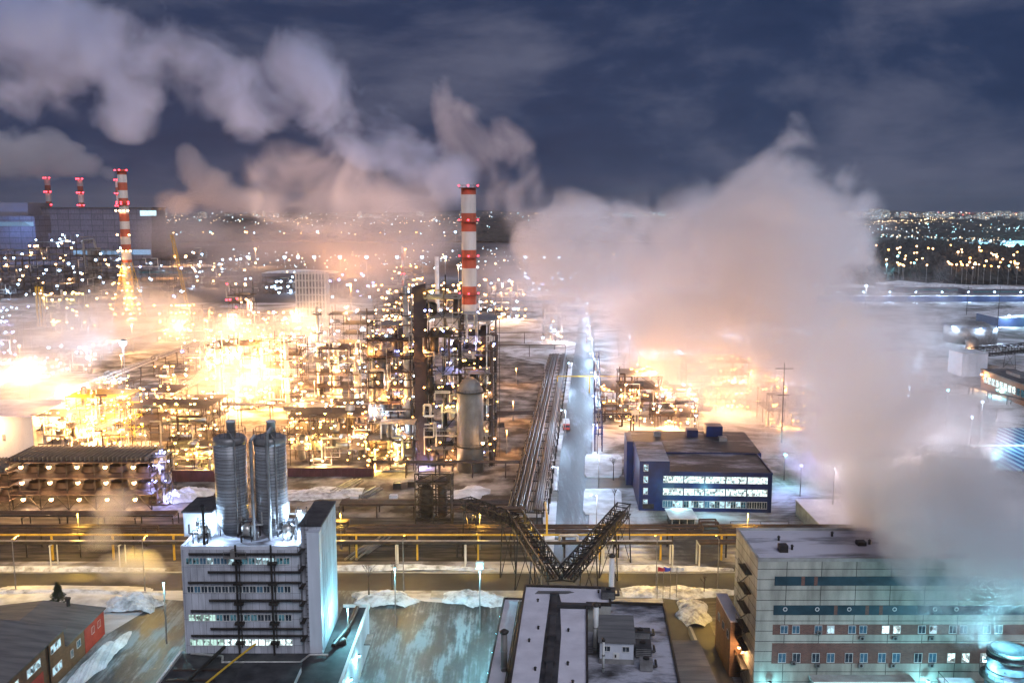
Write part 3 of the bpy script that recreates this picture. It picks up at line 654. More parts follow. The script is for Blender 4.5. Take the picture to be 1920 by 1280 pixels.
T = thing('rear_hall', 'larger blue hall with snow-patched roof behind the blue office', 'building', (50, 285, 0))
MB().box(36.5, 73, 262.5, 288, 0, 10.5).build('wall', 'blue_paint', T); MB().box(36.7, 72.8, 262.7, 287.8, 10.5, 10.65).build('roof', 'dark_roof', T)
MB().box(34.6, 36.4, 264, 276, 0, 13).build('end_wing', 'blue_paint', T)
for k in range(5): window(T, (42.3+k*2.7, 262.44, 9.7), 2.4, .7, 'window_bright', bars=2)
for (a, c_, h_, w_) in ((44, 280, 1.6, 2), (54, 280, 2.2, 3.4), (63, 275, 1.2, 2.4), (60, 281, 3.2, 5)):
    MB().box(a, a+w_, c_, c_+w_, 10.65, 10.65+h_).build('roof_box', 'blue_paint' if w_ > 3 else 'grey_steel', T)
T = thing('entrance_pavilion', 'small glass pavilion with teal roof in front of the blue office', 'pavilion', (43, 228, 0))
MB().box(40.2, 46, 226, 233, 0, 3).build('wall', 'window_dark', T); MB().box(39.6, 46.6, 225.4, 233.6, 3, 3.25).build('roof', 'snow', T)
for k in range(4): MB().box(40.2+k*1.9, 40.3+k*1.9, 225.94, 226, 0, 3).build('mullion', 'pale_paint', T)
lamp(T, (43, 234, 4.4), 'cyan', 1800, .7)
light((52, 236, 5), 1400, 'cyan', T)
for o in [q for q in COL.objects if q.name in ('blue_office', 'rear_hall')]: o.rotation_euler.z = R(-3.2)
T = thing('floodlight_mast', 'violet-blue floodlight mast right of the blue office', 'floodlight', gp(1500, 930))
q = gp(1500, 930); b = MB(); b.tube(q, q+Vector((0, 0, 9)), .14); b.build('pole', 'dark_steel', T); lamp(T, q+Vector((0, 0, 9)), 'violet', 6000, 1.3)
T = thing('floodlight_mast', 'cyan floodlight mast on the snowy path right of the blue office', 'floodlight', gp(1470, 900))
q = gp(1470, 900); b = MB(); b.tube(q, q+Vector((0, 0, 8)), .14); b.build('pole', 'dark_steel', T); lamp(T, q+Vector((0, 0, 8)), 'cyan', 6000, 1)
for i, (px, py) in enumerate(((1465, 985), (1585, 985))):
    pass
T = thing('low_shed', 'flat snow-covered shed roof right of the blue office forecourt', 'shed', (80, 226, 0))
MB().box(75, 110, 214, 238, 0, 4).build('wall', 'concrete', T); MB().box(74.8, 110.2, 213.8, 238.2, 4, 4.25).build('roof', 'roof_snow', T)
b = MB()
for x in (54.5, 62, 69): b.bar((x, 224, 0), (x, 224, 3), .1)
b.bar((54.5, 224, 3), (69, 224, 3), .1); b.bar((54.5, 224, 1.8), (69, 224, 1.8), .06); tag(b.build('pipe_gantry', 'dark_steel'), 'low dark goalpost gantry in front of the blue office', 'gantry')

# ---------------------------------------------------------------- process plant generators
def vessel(b, x, y, z0, z1, r, n=20):
    b.lathe((x, y, z0), [(r*.05, 0), (r*.6, r*.12), (r, r*.5), (r, z1-z0-r*.5), (r*.6, z1-z0-r*.12), (r*.05, z1-z0)], n)
def drum(b, x0, x1, y, z, r, n=16):
    pr = [(.05*r, 0), (.6*r, .15*r), (r, .5*r), (r, x1-x0-.5*r), (.6*r, x1-x0-.15*r), (.05*r, x1-x0)]
    k = len(b.v); b.lathe((0, 0, 0), pr, n); b.v[k:] = [(x0+v[2], y+v[0], z+v[1]) for v in b.v[k:]]
def frame_unit(name, label, px0, px1, pyb, pyt, depth, nl, kind='warm', P=3000, np_=3, seed=0, steel='dark_steel', cat='plant structure', kinds=None, dens=1.0, k=1.0, vkinds=('insulation', 'tank_paint', 'grey_steel')):
    r_ = random.Random(seed+100); Y = gp(960, pyb).y
    x0, x1 = Xat(px0, pyb, Y), Xat(px1, pyb, Y); h = Zat(pyt, Y); w = x1-x0
    T = thing(name, label, cat, ((x0+x1)/2, Y+depth/2, 0))
    nf = max(2, min(9, round(h/5))); nx = max(2, min(9, round(w/6)+1)); ny = 2 if depth < 14 else 3
    xs = [x0+w*i/(nx-1) for i in range(nx)]; ys = [Y+depth*i/(ny-1) for i in range(ny)]; zs = [h*(i+1)/nf for i in range(nf)]
    cw = (.22 if Y < 500 else .35)*(1.5 if dens > 1.5 else 1)
    b = MB()
    tops = {}
    for i, x in enumerate(xs):
        for j, y in enumerate(ys):
            t = h*(1 if r_.random() < .55 else r_.choice((.72, .85, 1.12))); tops[i, j] = t
            b.bar((x, y, 0), (x, y, t), cw)
    for z in zs:
        for y in ys: b.bar((x0, y, z), (x1, y, z), cw*.8)
        for x in xs: b.bar((x, ys[0], z), (x, ys[-1], z), cw*.8)
    zp = 0
    for z in zs:
        for i in range(nx-1):
            if r_.random() < .4*dens:
                y = ys[0]; a, c_ = (xs[i], xs[i+1]) if r_.random() < .5 else (xs[i+1], xs[i])
                b.bar((a, y, zp), (c_, y, z), cw*.5)
        zp = z
    b.build('frame', steel, T)
    for z in zs:
        if r_.random() < .9:
            b = MB(); a = r_.choice((0, 0, .3)); c_ = r_.choice((1, 1, .7))
            X0, X1 = x0+w*a, x0+w*c_
            b.box(X0-.6, X1+.6, ys[0]-.9, ys[-1]+.3, z+.02, z+.14)
            for q in range(int((X1-X0)/2.5)+1): b.bar((X0-.6+q*2.5, ys[0]-.85, z), (X0-.6+q*2.5, ys[0]-.85, z+1.1), .05)
            b.bar((X0-.6, ys[0]-.85, z+1.1), (X1+.6, ys[0]-.85, z+1.1), .06); b.bar((X0-.6, ys[0]-.85, z+.6), (X1+.6, ys[0]-.85, z+.6), .04)
            b.build('deck', steel if r_.random() < .6 else 'grey_steel', T)
    for q in range(int(2+nx*dens)):
        vm = r_.choice(vkinds); b = MB()
        if r_.random() < .55:
            fl = r_.randrange(nf); z0 = 0 if fl == 0 else zs[fl-1]; rr = r_.uniform(.7, 1.7); x = r_.uniform(x0+1, x1-1)
            vessel(b, x, r_.uniform(ys[0]+1, ys[-1]-.5), z0+.2, min(h*1.15, z0+r_.uniform(3, 9)), rr)
        else:
            fl = r_.randrange(nf); z0 = 0 if fl == 0 else zs[fl-1]; rr = r_.uniform(.6, 1.1); x = r_.uniform(x0, max(x0+.1, x1-6)); l = min(r_.uniform(4, 8), w)
            drum(b, x, x+l, ys[0]+r_.uniform(.5, 3), z0+rr+.3, rr)
        b.build('vessel', vm, T, True)
    for q in range(int(3+nx*1.3*dens)):
        z = r_.uniform(1, h); x = r_.uniform(x0, x1); y = ys[0]-r_.uniform(.2, 1.4); p = [Vector((x, y, z))]
        for j in range(4):
            c_ = p[-1].copy()
            if j % 2 == 0: c_.z = min(h*1.05, max(.4, c_.z+r_.uniform(-9, 9)))
            else: c_.x = min(x1+1, max(x0-1, c_.x+r_.uniform(-8, 8)))
            p.append(c_)
        b = MB(); b.line(p, r_.choice((.12, .18, .28, .4)), 7); b.build('pipe', r_.choice(['insulation', 'grey_steel', 'brown_steel', 'insulation']), T)
    # stair flights at one side
    b = MB(); xs_ = x1+1.1; zp = 0
    for i, z in enumerate(zs):
        a, c_ = (ys[0], ys[0]+4) if i % 2 == 0 else (ys[0]+4, ys[0])
        for dx in (-.45, .45): b.bar((xs_+dx, a, zp), (xs_+dx, c_, z), .12)
        b.bar((xs_+.45, a, zp+1.1), (xs_+.45, c_, z+1.1), .05); b.box(xs_-.6, xs_+.6, c_-.5, c_+.5, z, z+.08); zp = z
    b.build('stair', steel, T)
    kinds = kinds or [kind]
    nl = min(98, int(nl*(1.55 if Y < 800 else 1.15)))
    for q in range(nl):
        z = r_.choice([0]+zs)+r_.uniform(1.8, 2.8) if r_.random() < .85 else r_.uniform(1, h)
        x = r_.uniform(x0-1, x1+1); y = ys[0]-r_.uniform(.6, 1.6) if r_.random() < .7 else r_.uniform(ys[0], ys[-1])
        lamp(T, (x, y, min(z, h*1.1)), kinds[q % len(kinds)], P if q < np_ else 0, k*r_.uniform(.75, 1.15))
    return T
def column(name, label, px, pyb, pyt, rp, nl=3, kind='warm', P=0, seed=0, mat='insulation', Y=None, nplat=None, neck=True, group=None):
    r_ = random.Random(seed+500); Y = Y or gp(960, pyb).y
    x = Xat(px, pyb, Y); h = Zat(pyt, Y); dd = (Y*CP+(H-h)*SP); r = rp*dd/F
    T = thing(name, label, 'process column', (x, Y, 0), group)
    b = MB(); b.lathe((x, Y, 0), [(r*1.12, 0), (r*1.02, h*.1), (r, h*.1+.1), (r, h*.62), (r*.86, h*.66), (r*.86, h-r*.8), (r*.7, h-r*.3), (r*.3, h)], 24); b.build('shell', mat, T, True)
    nn = nplat or max(2, int(h/7))
    for q in range(nn):
        z = h*(q+1)/(nn+.4); b = MB(); a = r_.uniform(0, 6)
        b.ring((x, Y, z), r, r+1.2, .12, 20); b.rail((x, Y, z), r+1.15, 1.1, 12); b.build('platform', 'dark_steel', T)
    b = MB(); b.bar((x+r+.4, Y-.3, 0), (x+r+.4, Y-.3, h), .07); b.bar((x+r+.9, Y-.3, 0), (x+r+.9, Y-.3, h), .07)
    for q in range(int(h/1.5)): b.box(x+r+.4, x+r+.9, Y-.33, Y-.27, q*1.5, q*1.5+.1)
    b.build('ladder', 'dark_steel', T)
    if neck:
        b = MB(); s_ = r_.choice((-1, 1)); b.line([(x, Y, h-.2), (x, Y, h+1.8), (x+s_*(r+.8), Y-.3, h+1.8), (x+s_*(r+.8), Y-.3, h*.15)], max(.22, r*.22), 8); b.build('overhead_pipe', 'insulation', T)
    for q in range(nl):
        z = h*(1+q % nn)/(nn+.4)+1.8; a = r_.uniform(3.6, 5.8); lamp(T, (x+(r+1.1)*math.cos(a), Y+(r+1.1)*math.sin(a), z), kind, P if q == nl//2 else 0, r_.uniform(.7, 1.05))
    return T
def chimney(name, label, px, Y, pyt, pyb, rp, base, nb, c1='chimney_white', first=None, lights=(0,), flare=1.0, P=0, nl=3):
    """pyt / pyb: rows of its top and of the foot of the painted shaft; base: metres where the shaft starts"""
    zt, zb_ = Zat(pyt, Y), base; x = Xat(px, pyb, Y); dd = Y*CP+(H-zt)*SP; r = rp*dd/F
    T = thing(name, label, 'chimney', (x, Y, 0)); h = zt-zb_
    nm = name+'_bands_%d' % int(px); banded(nm, (.6, .57, .52), (.42, .085, .04), nb, Zat(first or pyt, Y))
    b = MB(); b.lathe((x, Y, zb_), [(r*flare, 0), (r, h), (r*.8, h), (r*.8, h-2)], 32, False)
    b.build('shaft', nm, T, True)
    for f in lights:
        z = zt-h*f; rr = r*(1+(flare-1)*f)
        b = MB(); b.ring((x, Y, z-.2), rr, rr+1.1, .15, 24); b.rail((x, Y, z-.05), rr+1.05, 1.1, 14, .06); b.build('platform', 'dark_steel', T)
        for q in range(nl):
            a = -math.pi/2+(q-(nl-1)/2)*1.15; lamp(T, (x+(rr+1.2)*math.cos(a), Y+(rr+1.2)*math.sin(a), z+.9), 'red', P if q == nl//2 else 0, .8, 'warning_lamp')
    return T, x, r

# main striped chimney on its portal base
T, x, r = chimney('striped_chimney', 'tall red and white striped chimney rising through pale steam', 880, 400, 352, 582, 14, Zat(582, 400), 7.75, first=570, lights=(.0, .275, .565, .87), P=120, nl=3)
zb0 = Zat(582, 400)
MB().lathe((x, 400, zb0-2.2), [(r*1.12, 0), (r*1.12, 2.2)], 32).build('collar', 'concrete', T, True)
MB().box(x-12, x+9.5, 393, 408, zb0-4.2, zb0-2.25).build('slab', 'concrete', T)
for sx in (-10.5, -4.5, 2, 8):
    for yy in (394.5, 406): MB().box(x+sx-.8, x+sx+.8, yy-.8, yy+.8, 0, zb0-4.2).build('leg', 'concrete', T)
MB().box(x-11.5, x+9, 393.6, 395.4, zb0-13, zb0-11.5).build('crossbeam', 'concrete', T)
MB().box(x-11.5, x-5, 396, 405, zb0-24, zb0-12).build('flue_box', 'tank_paint', T)

# left striped chimney standing on a lamp-covered lattice
T, x, r = chimney('striped_chimney', 'slim red and white chimney on the left with four rings of lamps', 238, 672, 318, 492, 8.5, Zat(492, 672), 5.45, first=357, lights=(.02, .36, .38), flare=1.05, nl=3)
zb1 = Zat(492, 672)
b = MB(); n_ = 7
for q in range(n_):
    za, zc = zb1*q/n_, zb1*(q+1)/n_; ra, rc = 13-(9.2)*q/n_, 13-(9.2)*(q+1)/n_
    for i in range(4):
        a0, a1 = i*math.pi/2+.78, (i+1)*math.pi/2+.78
        A = (x+ra*math.cos(a0), 672+ra*math.sin(a0), za); B_ = (x+rc*math.cos(a0), 672+rc*math.sin(a0), zc); C_ = (x+ra*math.cos(a1), 672+ra*math.sin(a1), za); D_ = (x+rc*math.cos(a1), 672+rc*math.sin(a1), zc)
        b.bar(A, B_, .4); b.bar(A, D_, .25); b.bar(C_, B_, .25); b.bar(B_, D_, .3)
b.build('lattice_base', 'yellow_paint', T)
MB().lathe((x, 672, 0), [(r*1.4, 0), (r*1.06, zb1)], 24).build('core_pipe', 'concrete', T, True)
r_ = random.Random(4)
for q in range(52):
    z = r_.choice([3, 8, 13, 18, 24, 31, 38, 46, 54])*zb1/58+r_.uniform(-.6, .6); rr = 13-9.2*z/zb1+1; lamp(T, (x+r_.uniform(-1, 1)*rr, 672-rr*r_.uniform(.3, 1), z), r_.choice(['yellow', 'amber', 'warm']), 9000 if q % 13 == 0 else 0, r_.uniform(.7, 1.1))
for z_, n2 in ((Zat(395, 672), 4), (Zat(470, 672), 4), (Zat(440, 672), 2)):
    for q in range(n2): lamp(T, (x-r-1+q*(2*r+2)/max(1, n2-1), 672-r-.5, z_), 'amber', 0, 1)

# three far power station chimneys and the station hall
for i, (px, pt, pb, lb) in enumerate(((92, 332, 390, 'far striped chimney at the left end of the power station'), (153, 334, 390, 'middle far striped chimney behind the power station roof'), (224, 336, 392, 'far striped chimney right behind the slim lamp-ringed chimney'))):
    T, x, r = chimney('power_chimney', lb, px, 2000, pt, pb, 5, 30, 17,  lights=(.02, .27, .5), nl=3)
T = thing('power_station', 'huge pale boiler house beneath three far striped chimneys', 'power station', (-760, 1500, 0))
xa, xb = Xat(70, 430, 1500), Xat(285, 430, 1500); zt = Zat(391, 1500)
MB().box(xa, xb, 1500, 1560, 0, zt).build('wall', 'hall_cladding', T); MB().box(xa-2, xb+2, 1498, 1562, zt, zt+2).build('roof', 'bitumen', T)
MB().box(xa, xb+2, 1490, 1499.8, 0, zt*.52).build('lower_hall', 'hall_cladding', T); MB().box(xa+60, xb, 1489.5, 1489.9, zt*.1, zt*.2).build('window_band', 'hall_light', T)
MB().box(Xat(268, 400, 1500), Xat(298, 400, 1500), 1488, 1489, zt*.86, zt*.96).build('lit_sign', 'tube_light', T)
T = thing('turbine_hall', 'blue-lit station wing at the far left edge', 'power station', (-830, 1450, 0))
xa2, xb2 = Xat(-60, 430, 1450), Xat(66, 430, 1450)
MB().box(xa2, xb2, 1450, 1540, 0, Zat(405, 1450)).build('wall', 'hall_cladding', T); MB().box(xa2, xb2-14, 1460, 1530, Zat(405, 1450), Zat(380, 1450)).build('upper_hall', 'far_building', T)
MB().box(xa2, xb2-2, 1449, 1449.9, Zat(424, 1450), Zat(416, 1450)).build('light_strip', 'hall_light', T)
for px in (10, 50, 100, 150, 200, 250): 
    q = at(px, 430, 1420); light(q, 60000 if px < 90 else 16000, (.2, .4, 1) if px < 90 else (.5, .6, 1), T, 1)

# dark clad riser and big grey vessel
frame_unit('reactor_structure', 'black lattice framing hugging the dark duct tower', 766, 808, 866, 600, 8, 8, 'warm', 1500, 2, 26, 'black_steel', dens=2.2, vkinds=('dark_steel',))
T = thing('duct_tower', 'tall dark brown clad duct tower with slanted top', 'duct tower', (gp(789, 875).x, 286, 0))
xc = gp(790, 875).x; zt = Zat(534, 286)
b = MB(); b.box(xc-1.9, xc+1.9, 286, 289.6, 0, zt-3); b.build('casing', 'duct_paint', T)
b = MB(); b.add([(xc-2.3, 285.8, zt-3), (xc+2, 285.8, zt-3), (xc+2, 289.8, zt-3), (xc-2.3, 289.8, zt-3), (xc-2.2, 285.8, zt-.8), (xc+1.9, 285.8, zt+.5), (xc+1.9, 289.8, zt+.5), (xc-2.2, 289.8, zt-.8)], [(0, 3, 2, 1), (4, 5, 6, 7), (0, 1, 5, 4), (1, 2, 6, 5), (2, 3, 7, 6), (3, 0, 4, 7)]); b.build('head', 'duct_paint', T)
b = MB()
for q in range(13): b.box(xc-2.0, xc+2.0, 285.85, 286, 3+q*4.2, 3.3+q*4.2)
b.bar((xc-1.8, 285.9, 0), (xc-1.8, 285.9, zt-3), .12); b.bar((xc+1.8, 285.9, 0), (xc+1.8, 285.9, zt-3), .12); b.build('stiffener', 'duct_paint', T)
x = gp(882, 882).x; zt = Zat(707, 281)
T = thing('reactor_vessel', 'big plain grey domed vessel with a railed ring and warm lamp', 'vessel', (x, 281, 0))
MB().lathe((x, 281, 0), [(4.1, 0), (4.1, zt*.82), (3.95, zt*.86), (3.4, zt*.92), (2.3, zt*.97), (1, zt)], 40).build('shell', 'tank_paint', T, True)
for z in (Zat(738, 277), Zat(840, 277)):
    b = MB(); b.ring((x, 281, z), 4.1, 5.1, .15, 36); b.rail((x, 281, z), 5.05, 1.1, 28); b.build('platform', 'dark_steel', T)
b = MB()
for a in range(10): b.ring((x, 281, 1+a*2.3), 4.1, 4.13, .05, 40)
b.build('weld_seam', 'tank_paint', T)
lamp(T, (x+4, 276.2, Zat(829, 277)), 'amber', 900, 1.6)
lamp(T, (x+4.9, 279, Zat(745, 277)), 'warm', 0, 1)
# slender frame over the vessel
frame_unit('vessel_structure', 'dark steel frame standing behind the big grey vessel', 858, 918, 874, 700, 8, 10, 'warm', 400, 1, 21)
frame_unit('reactor_structure', 'dense dark multi-deck reactor frame beside the duct tower', 803, 862, 876, 560, 14, 30, P=2600, np_=8, seed=22, kinds=['warm', 'yellow', 'amber', 'warm', 'violet'], steel='black_steel', dens=2.6, vkinds=('dark_steel', 'black_steel', 'brown_steel'))
frame_unit('reactor_structure', 'dark frame directly below the main striped chimney', 862, 928, 856, 600, 14, 22, P=2200, np_=5, seed=23, kinds=['warm', 'yellow', 'violet', 'amber'], steel='black_steel', dens=2.6, vkinds=('dark_steel', 'black_steel', 'brown_steel'))
frame_unit('column_structure', 'warm-lit tall column frame left of the dark duct tower', 694, 772, 872, 610, 12, 44, P=4500, np_=8, dens=1.8, seed=24, kinds=['warm', 'amber', 'warm', 'cold'], steel='brown_steel')
column('fractionator', 'pale slim column close beside the dark duct tower', 765, 868, 535, 6, 5, 'warm', 3000, 1)
column('fractionator', 'tallest grey column inside the warm column frame', 718, 868, 655, 11, 4, 'warm', 3500, 2, 'tank_paint')
column('fractionator', 'thin column wrapped in violet-blue lamps', 742, 862, 612, 4, 12, 'violet', 2500, 3)
column('fractionator', 'thin column behind the reactor frame with violet lamps', 848, 845, 632, 5, 9, 'violet', 5000, 4)
column('fractionator', 'slim column at the left edge of the column frame', 697, 866, 620, 5, 4, 'warm', 2500, 5)
column('fractionator', 'brown slim column right of the grey vessel', 922, 872, 640, 4, 5, 'amber', 2500, 6, 'brown_steel')
# foreground plant floor between silos and vessel
frame_unit('pump_unit', 'low lamp-lined pump house right of the silos', 545, 690, 872, 782, 14, 32, P=5200, np_=8, seed=30, kinds=['warm', 'amber', 'yellow'], steel='brown_steel')
frame_unit('pump_unit', 'round-decked yellow-lit unit left of the duct tower foot', 690, 775, 884, 795, 9, 14, P=4200, np_=4, seed=31, kinds=['yellow', 'warm'])
frame_unit('distillation_unit', 'blazing lamp-covered unit behind the left silo', 395, 480, 770, 648, 16, 46, P=24000, np_=10, seed=32, kinds=['amber', 'amber', 'warm'], k=1.15, steel='brown_steel')
frame_unit('distillation_unit', 'blazing lamp-covered unit behind the right silo', 485, 560, 765, 640, 16, 42, P=24000, np_=10, seed=33, kinds=['amber', 'warm'], k=1.15, steel='brown_steel')
frame_unit('distillation_unit', 'warm-lit decked unit between the silos and column frame', 566, 684, 775, 655, 14, 36, P=12000, np_=8, seed=34, kinds=['warm', 'amber'], steel='brown_steel')
frame_unit('gantry_unit', 'open gantry unit with sloping pipe bridges left of the silos', 250, 390, 855, 765, 14, 26, P=4200, np_=7, seed=35, kinds=['amber', 'warm', 'yellow'], steel='brown_steel')
frame_unit('furnace_unit', 'glaring unit between the pale wall and tall lamp pole', 130, 238, 842, 745, 14, 34, P=20000, np_=9, seed=36, kinds=['amber', 'warm'], k=1.1, steel='yellow_paint')
frame_unit('furnace_unit', 'small lit unit right of the pale end wall', 72, 128, 858, 780, 10, 16, P=6000, np_=4, seed=37, kinds=['amber', 'warm'])
frame_unit('distillation_unit', 'low lamp-dotted unit above the gantry unit', 345, 440, 700, 650, 16, 20, P=6000, np_=4, seed=38, kinds=['warm', 'amber', 'violet'])
frame_unit('distillation_unit', 'lamp-dotted unit right of the white cooling block', 620, 700, 700, 590, 16, 16, P=6000, np_=4, seed=39, kinds=['amber', 'cold'])
for i, (px, pb, pt, rp, nl, lb) in enumerate(((412, 772, 640, 6, 4, 'stout column at the left of the blazing unit'), (446, 768, 622, 4, 4, 'slim column in the blazing unit behind the left silo'), (600, 765, 575, 4, 6, 'slim column with warm lamps above the decked unit'), (632, 770, 640, 7, 4, 'stout column in the decked unit right of the silos'), (540, 770, 628, 5, 4, 'column above the right silo top'), (187, 842, 740, 5, 3, 'short column in the glaring left unit'), (670, 772, 650, 5, 4, 'column next to the warm column frame'))):
    column('fractionator', lb, px, pb, pt, rp, nl, 'amber', 4500, 40+i)
for i, (a, c_, pb, pt, dp, nl, P_, ks, lb) in enumerate((
    (232, 330, 800, 735, 14, 30, 8000, ['amber', 'warm'], 'amber-lit unit directly behind the tall brown lamp pole'), (330, 410, 815, 752, 12, 24, 6000, ['warm', 'amber'], 'amber-lit unit left of the silo tops'),
    (540, 620, 832, 768, 12, 26, 6000, ['warm', 'amber'], 'golden unit just right of the silo tops'), (620, 695, 828, 760, 12, 24, 6000, ['amber', 'warm', 'cold'], 'golden unit below the stout decked column'),
    (400, 480, 700, 628, 16, 30, 14000, ['amber', 'warm'], 'high golden unit above the blazing unit on the left'), (480, 560, 690, 612, 16, 30, 14000, ['amber', 'warm'], 'high golden unit above the blazing unit on the right'),
    (560, 640, 680, 620, 14, 22, 8000, ['amber', 'cold'], 'hazy golden unit at the foot of the cooling block'), (700, 775, 690, 615, 14, 26, 8000, ['warm', 'amber', 'violet'], 'golden unit behind the warm column frame'),
    (300, 350, 735, 690, 12, 14, 5000, ['warm', 'amber'], 'small golden unit under the diagonal rack'), (170, 240, 770, 720, 14, 22, 9000, ['amber', 'warm'], 'golden unit above the glaring left unit'),
    (320, 410, 882, 838, 8, 12, 3500, ['warm', 'yellow'], 'low yellow-lit unit behind the maroon fence'), (100, 170, 700, 655, 12, 14, 6000, ['amber', 'cold'], 'fog-veiled unit among the white lamps'),
    (480, 560, 640, 590, 16, 22, 9000, ['amber', 'cold', 'warm'], 'fog-veiled golden unit left of the cooling block foot'), (1130, 1180, 790, 735, 12, 12, 4000, ['amber', 'warm'], 'orange-lit frame nearest the blue street rack'), (1400, 1460, 760, 700, 14, 14, 6000, ['warm'], 'steam-veiled frame right of the glowing unit'))):
    frame_unit('distillation_unit', lb, a, c_, pb, pt, dp, nl, P=P_, np_=4, seed=120+i, kinds=ks, steel='brown_steel', dens=1.3, k=1.05)
# middle left
frame_unit('cold_unit', 'white-lamped unit at the left edge above the fog', -40, 32, 690, 590, 16, 42, P=9000, np_=6, seed=50, kinds=['cold', 'cold', 'violet'], k=1.0)
frame_unit('cold_unit', 'low field of white lamps at the left edge', 0, 95, 712, 682, 18, 40, P=5000, np_=4, seed=51, kinds=['cold'], k=.85)
frame_unit('yellow_unit', 'small yellow-lit unit with three slim vents left of the slim chimney', 85, 165, 622, 556, 16, 22, P=9000, np_=4, seed=52, kinds=['yellow', 'amber'])
frame_unit('yellow_unit', 'wide low yellow-lit unit right of the slim chimney foot', 295, 400, 640, 578, 18, 40, P=8000, np_=5, seed=53, kinds=['yellow', 'amber', 'warm'])
frame_unit('yellow_unit', 'tall pink-lit unit beside the wide yellow-lit unit', 432, 472, 640, 540, 14, 24, P=9000, np_=4, seed=54, kinds=['amber', 'red', 'amber'])
frame_unit('yellow_unit', 'amber-lit unit with pale lamps left of the small mast', 352, 385, 540, 468, 18, 14, P=9000, np_=2, seed=55, kinds=['amber', 'cold'])
frame_unit('warm_unit', 'wide band of warm-lit plant behind the duct tower', 700, 860, 598, 540, 22, 60, P=14000, np_=8, seed=56, kinds=['amber', 'warm', 'warm', 'amber', 'cold'], k=1.1)
frame_unit('warm_unit', 'warm-lit plant right of the main striped chimney foot', 900, 985, 598, 530, 22, 32, P=14000, np_=5, seed=57, kinds=['amber', 'cold', 'warm'])
frame_unit('warm_unit', 'stepped warm unit around the small striped stack', 735, 790, 560, 505, 20, 16, P=10000, np_=2, seed=58, kinds=['amber', 'warm'])
# far left dark plant
for i, (a, c_, pb, pt, nl, ks, lb) in enumerate(((-20, 60, 560, 470, 18, ['amber', 'cold'], 'dark far plant block at the left frame edge'), (60, 125, 556, 455, 18, ['cold', 'amber'], 'dark far plant block with twin lamp towers'), (125, 160, 552, 445, 16, ['amber', 'cold'], 'tall dark far plant frame under the middle power chimney'), (165, 232, 556, 470, 12, ['cold', 'amber'], 'dark far plant block left of the slim chimney'), (255, 345, 560, 488, 12, ['cold', 'cold', 'violet'], 'hazy far plant block right of the slim chimney'), (400, 470, 540, 490, 14, ['cold', 'amber'], 'hazy far plant block under the row of floodlights'), (1020, 1050, 640, 562, 4, ['amber', 'cold'], 'dark lattice unit beyond the street pipe rack'), (475, 560, 552, 522, 14, ['cold'], 'low far plant left of the white cooling block'), (620, 700, 560, 520, 14, ['cold', 'violet'], 'low far plant right of the white cooling block'), (985, 1100, 548, 515, 22, ['cold', 'cold', 'violet'], 'far white-lit plant at the end of the street'))):
    frame_unit('far_plant', lb, a, c_, pb, pt, 26, nl, P=16000, np_=2, seed=60+i, kinds=ks, k=1, dens=.8)
T = thing('crude_column', 'pale square-shouldered tower in the far dark plant', 'process column', at(176, 560, 880))
xx = Xat(178, 560, 880); zt = Zat(465, 880); MB().box(xx-4.5, xx+4.5, 880, 889, 0, zt).build('shell', 'tank_paint', T)
b = MB(); b.line([(xx-5.5, 879, 20), (xx-8, 879, zt+7), (xx+3, 879, zt+8), (xx+4, 879, zt)], 1.1, 8); b.build('overhead_pipe', 'grey_steel', T)
b = MB(); [b.box(xx-5.2, xx+5.2, 878.8, 880, z, z+.4) for z in (12, 22, 32)]; b.build('platform', 'dark_steel', T)
# right of the street
frame_unit('loading_unit', 'orange-lit unit right of the blue street', 1165, 1232, 800, 705, 16, 22, P=6500, np_=6, seed=80, kinds=['warm', 'amber'], steel='brown_steel')
frame_unit('loading_unit', 'four-deck unit with rows of warm lamps behind the blue hall', 1228, 1302, 802, 735, 14, 34, P=6500, np_=7, seed=81, kinds=['warm', 'amber', 'warm', 'cold'], steel='brown_steel')
frame_unit('loading_unit', 'lamp-dotted unit glowing through the big steam cloud', 1285, 1400, 770, 680, 20, 44, P=16000, np_=8, seed=82, kinds=['amber', 'warm'], k=1.1, steel='brown_steel')
frame_unit('loading_unit', 'faint unit veiled by steam behind the blue hall', 1440, 1530, 800, 740, 16, 12, P=5000, np_=3, seed=83, kinds=['warm'])
T = thing('boiler_house', 'beige box building among the orange-lit units', 'building', gp(1240, 720))
q = gp(1212, 712); q2 = gp(1268, 712); MB().box(q.x, q2.x, q.y, q.y+30, 0, 9).build('wall', 'tank_paint', T); MB().box(q.x-.4, q2.x+.4, q.y-.4, q.y+30.4, 9, 9.5).build('roof', 'roof_snow', T)
MB().box(q.x+2, q2.x-2, q.y-.15, q.y, 2, 4).build('window_band', 'window_dim', T)

# cooling block, white stack, small stack
T = thing('cooling_block', 'tall pale ribbed cooling block wrapped in fog', 'cooling tower', gp(585, 592))
q = gp(557, 592); q2 = gp(611, 592); zt = Zat(512, q.y)
MB().box(q.x, q2.x, q.y, q.y+16, 0, zt).build('core', 'grey_steel', T)
for i in range(10):
    xx = q.x+(q2.x-q.x)*i/9; MB().box(xx-.45, xx+.45, q.y-1, q.y-.02, 0, zt+1).build('rib', 'chimney_white', T)
for i in range(6): MB().box(q.x-.8, q2.x+.8, q.y-1.3, q.y-1.02, zt*(i+.9)/6, zt*(i+.9)/6+.9).build('band', 'chimney_white', T)
vent('exhaust_stack', 'plain pale stack left of the main striped chimney', Xat(820, 575, 640), 640, 0, Zat(480, 640), 1.5)
T, x, r = chimney('slim_stack', 'very thin red and white stack rising from the stepped warm unit', 755, 700, 462, 510, 2.2, 0, 5, lights=(.4,), nl=2)

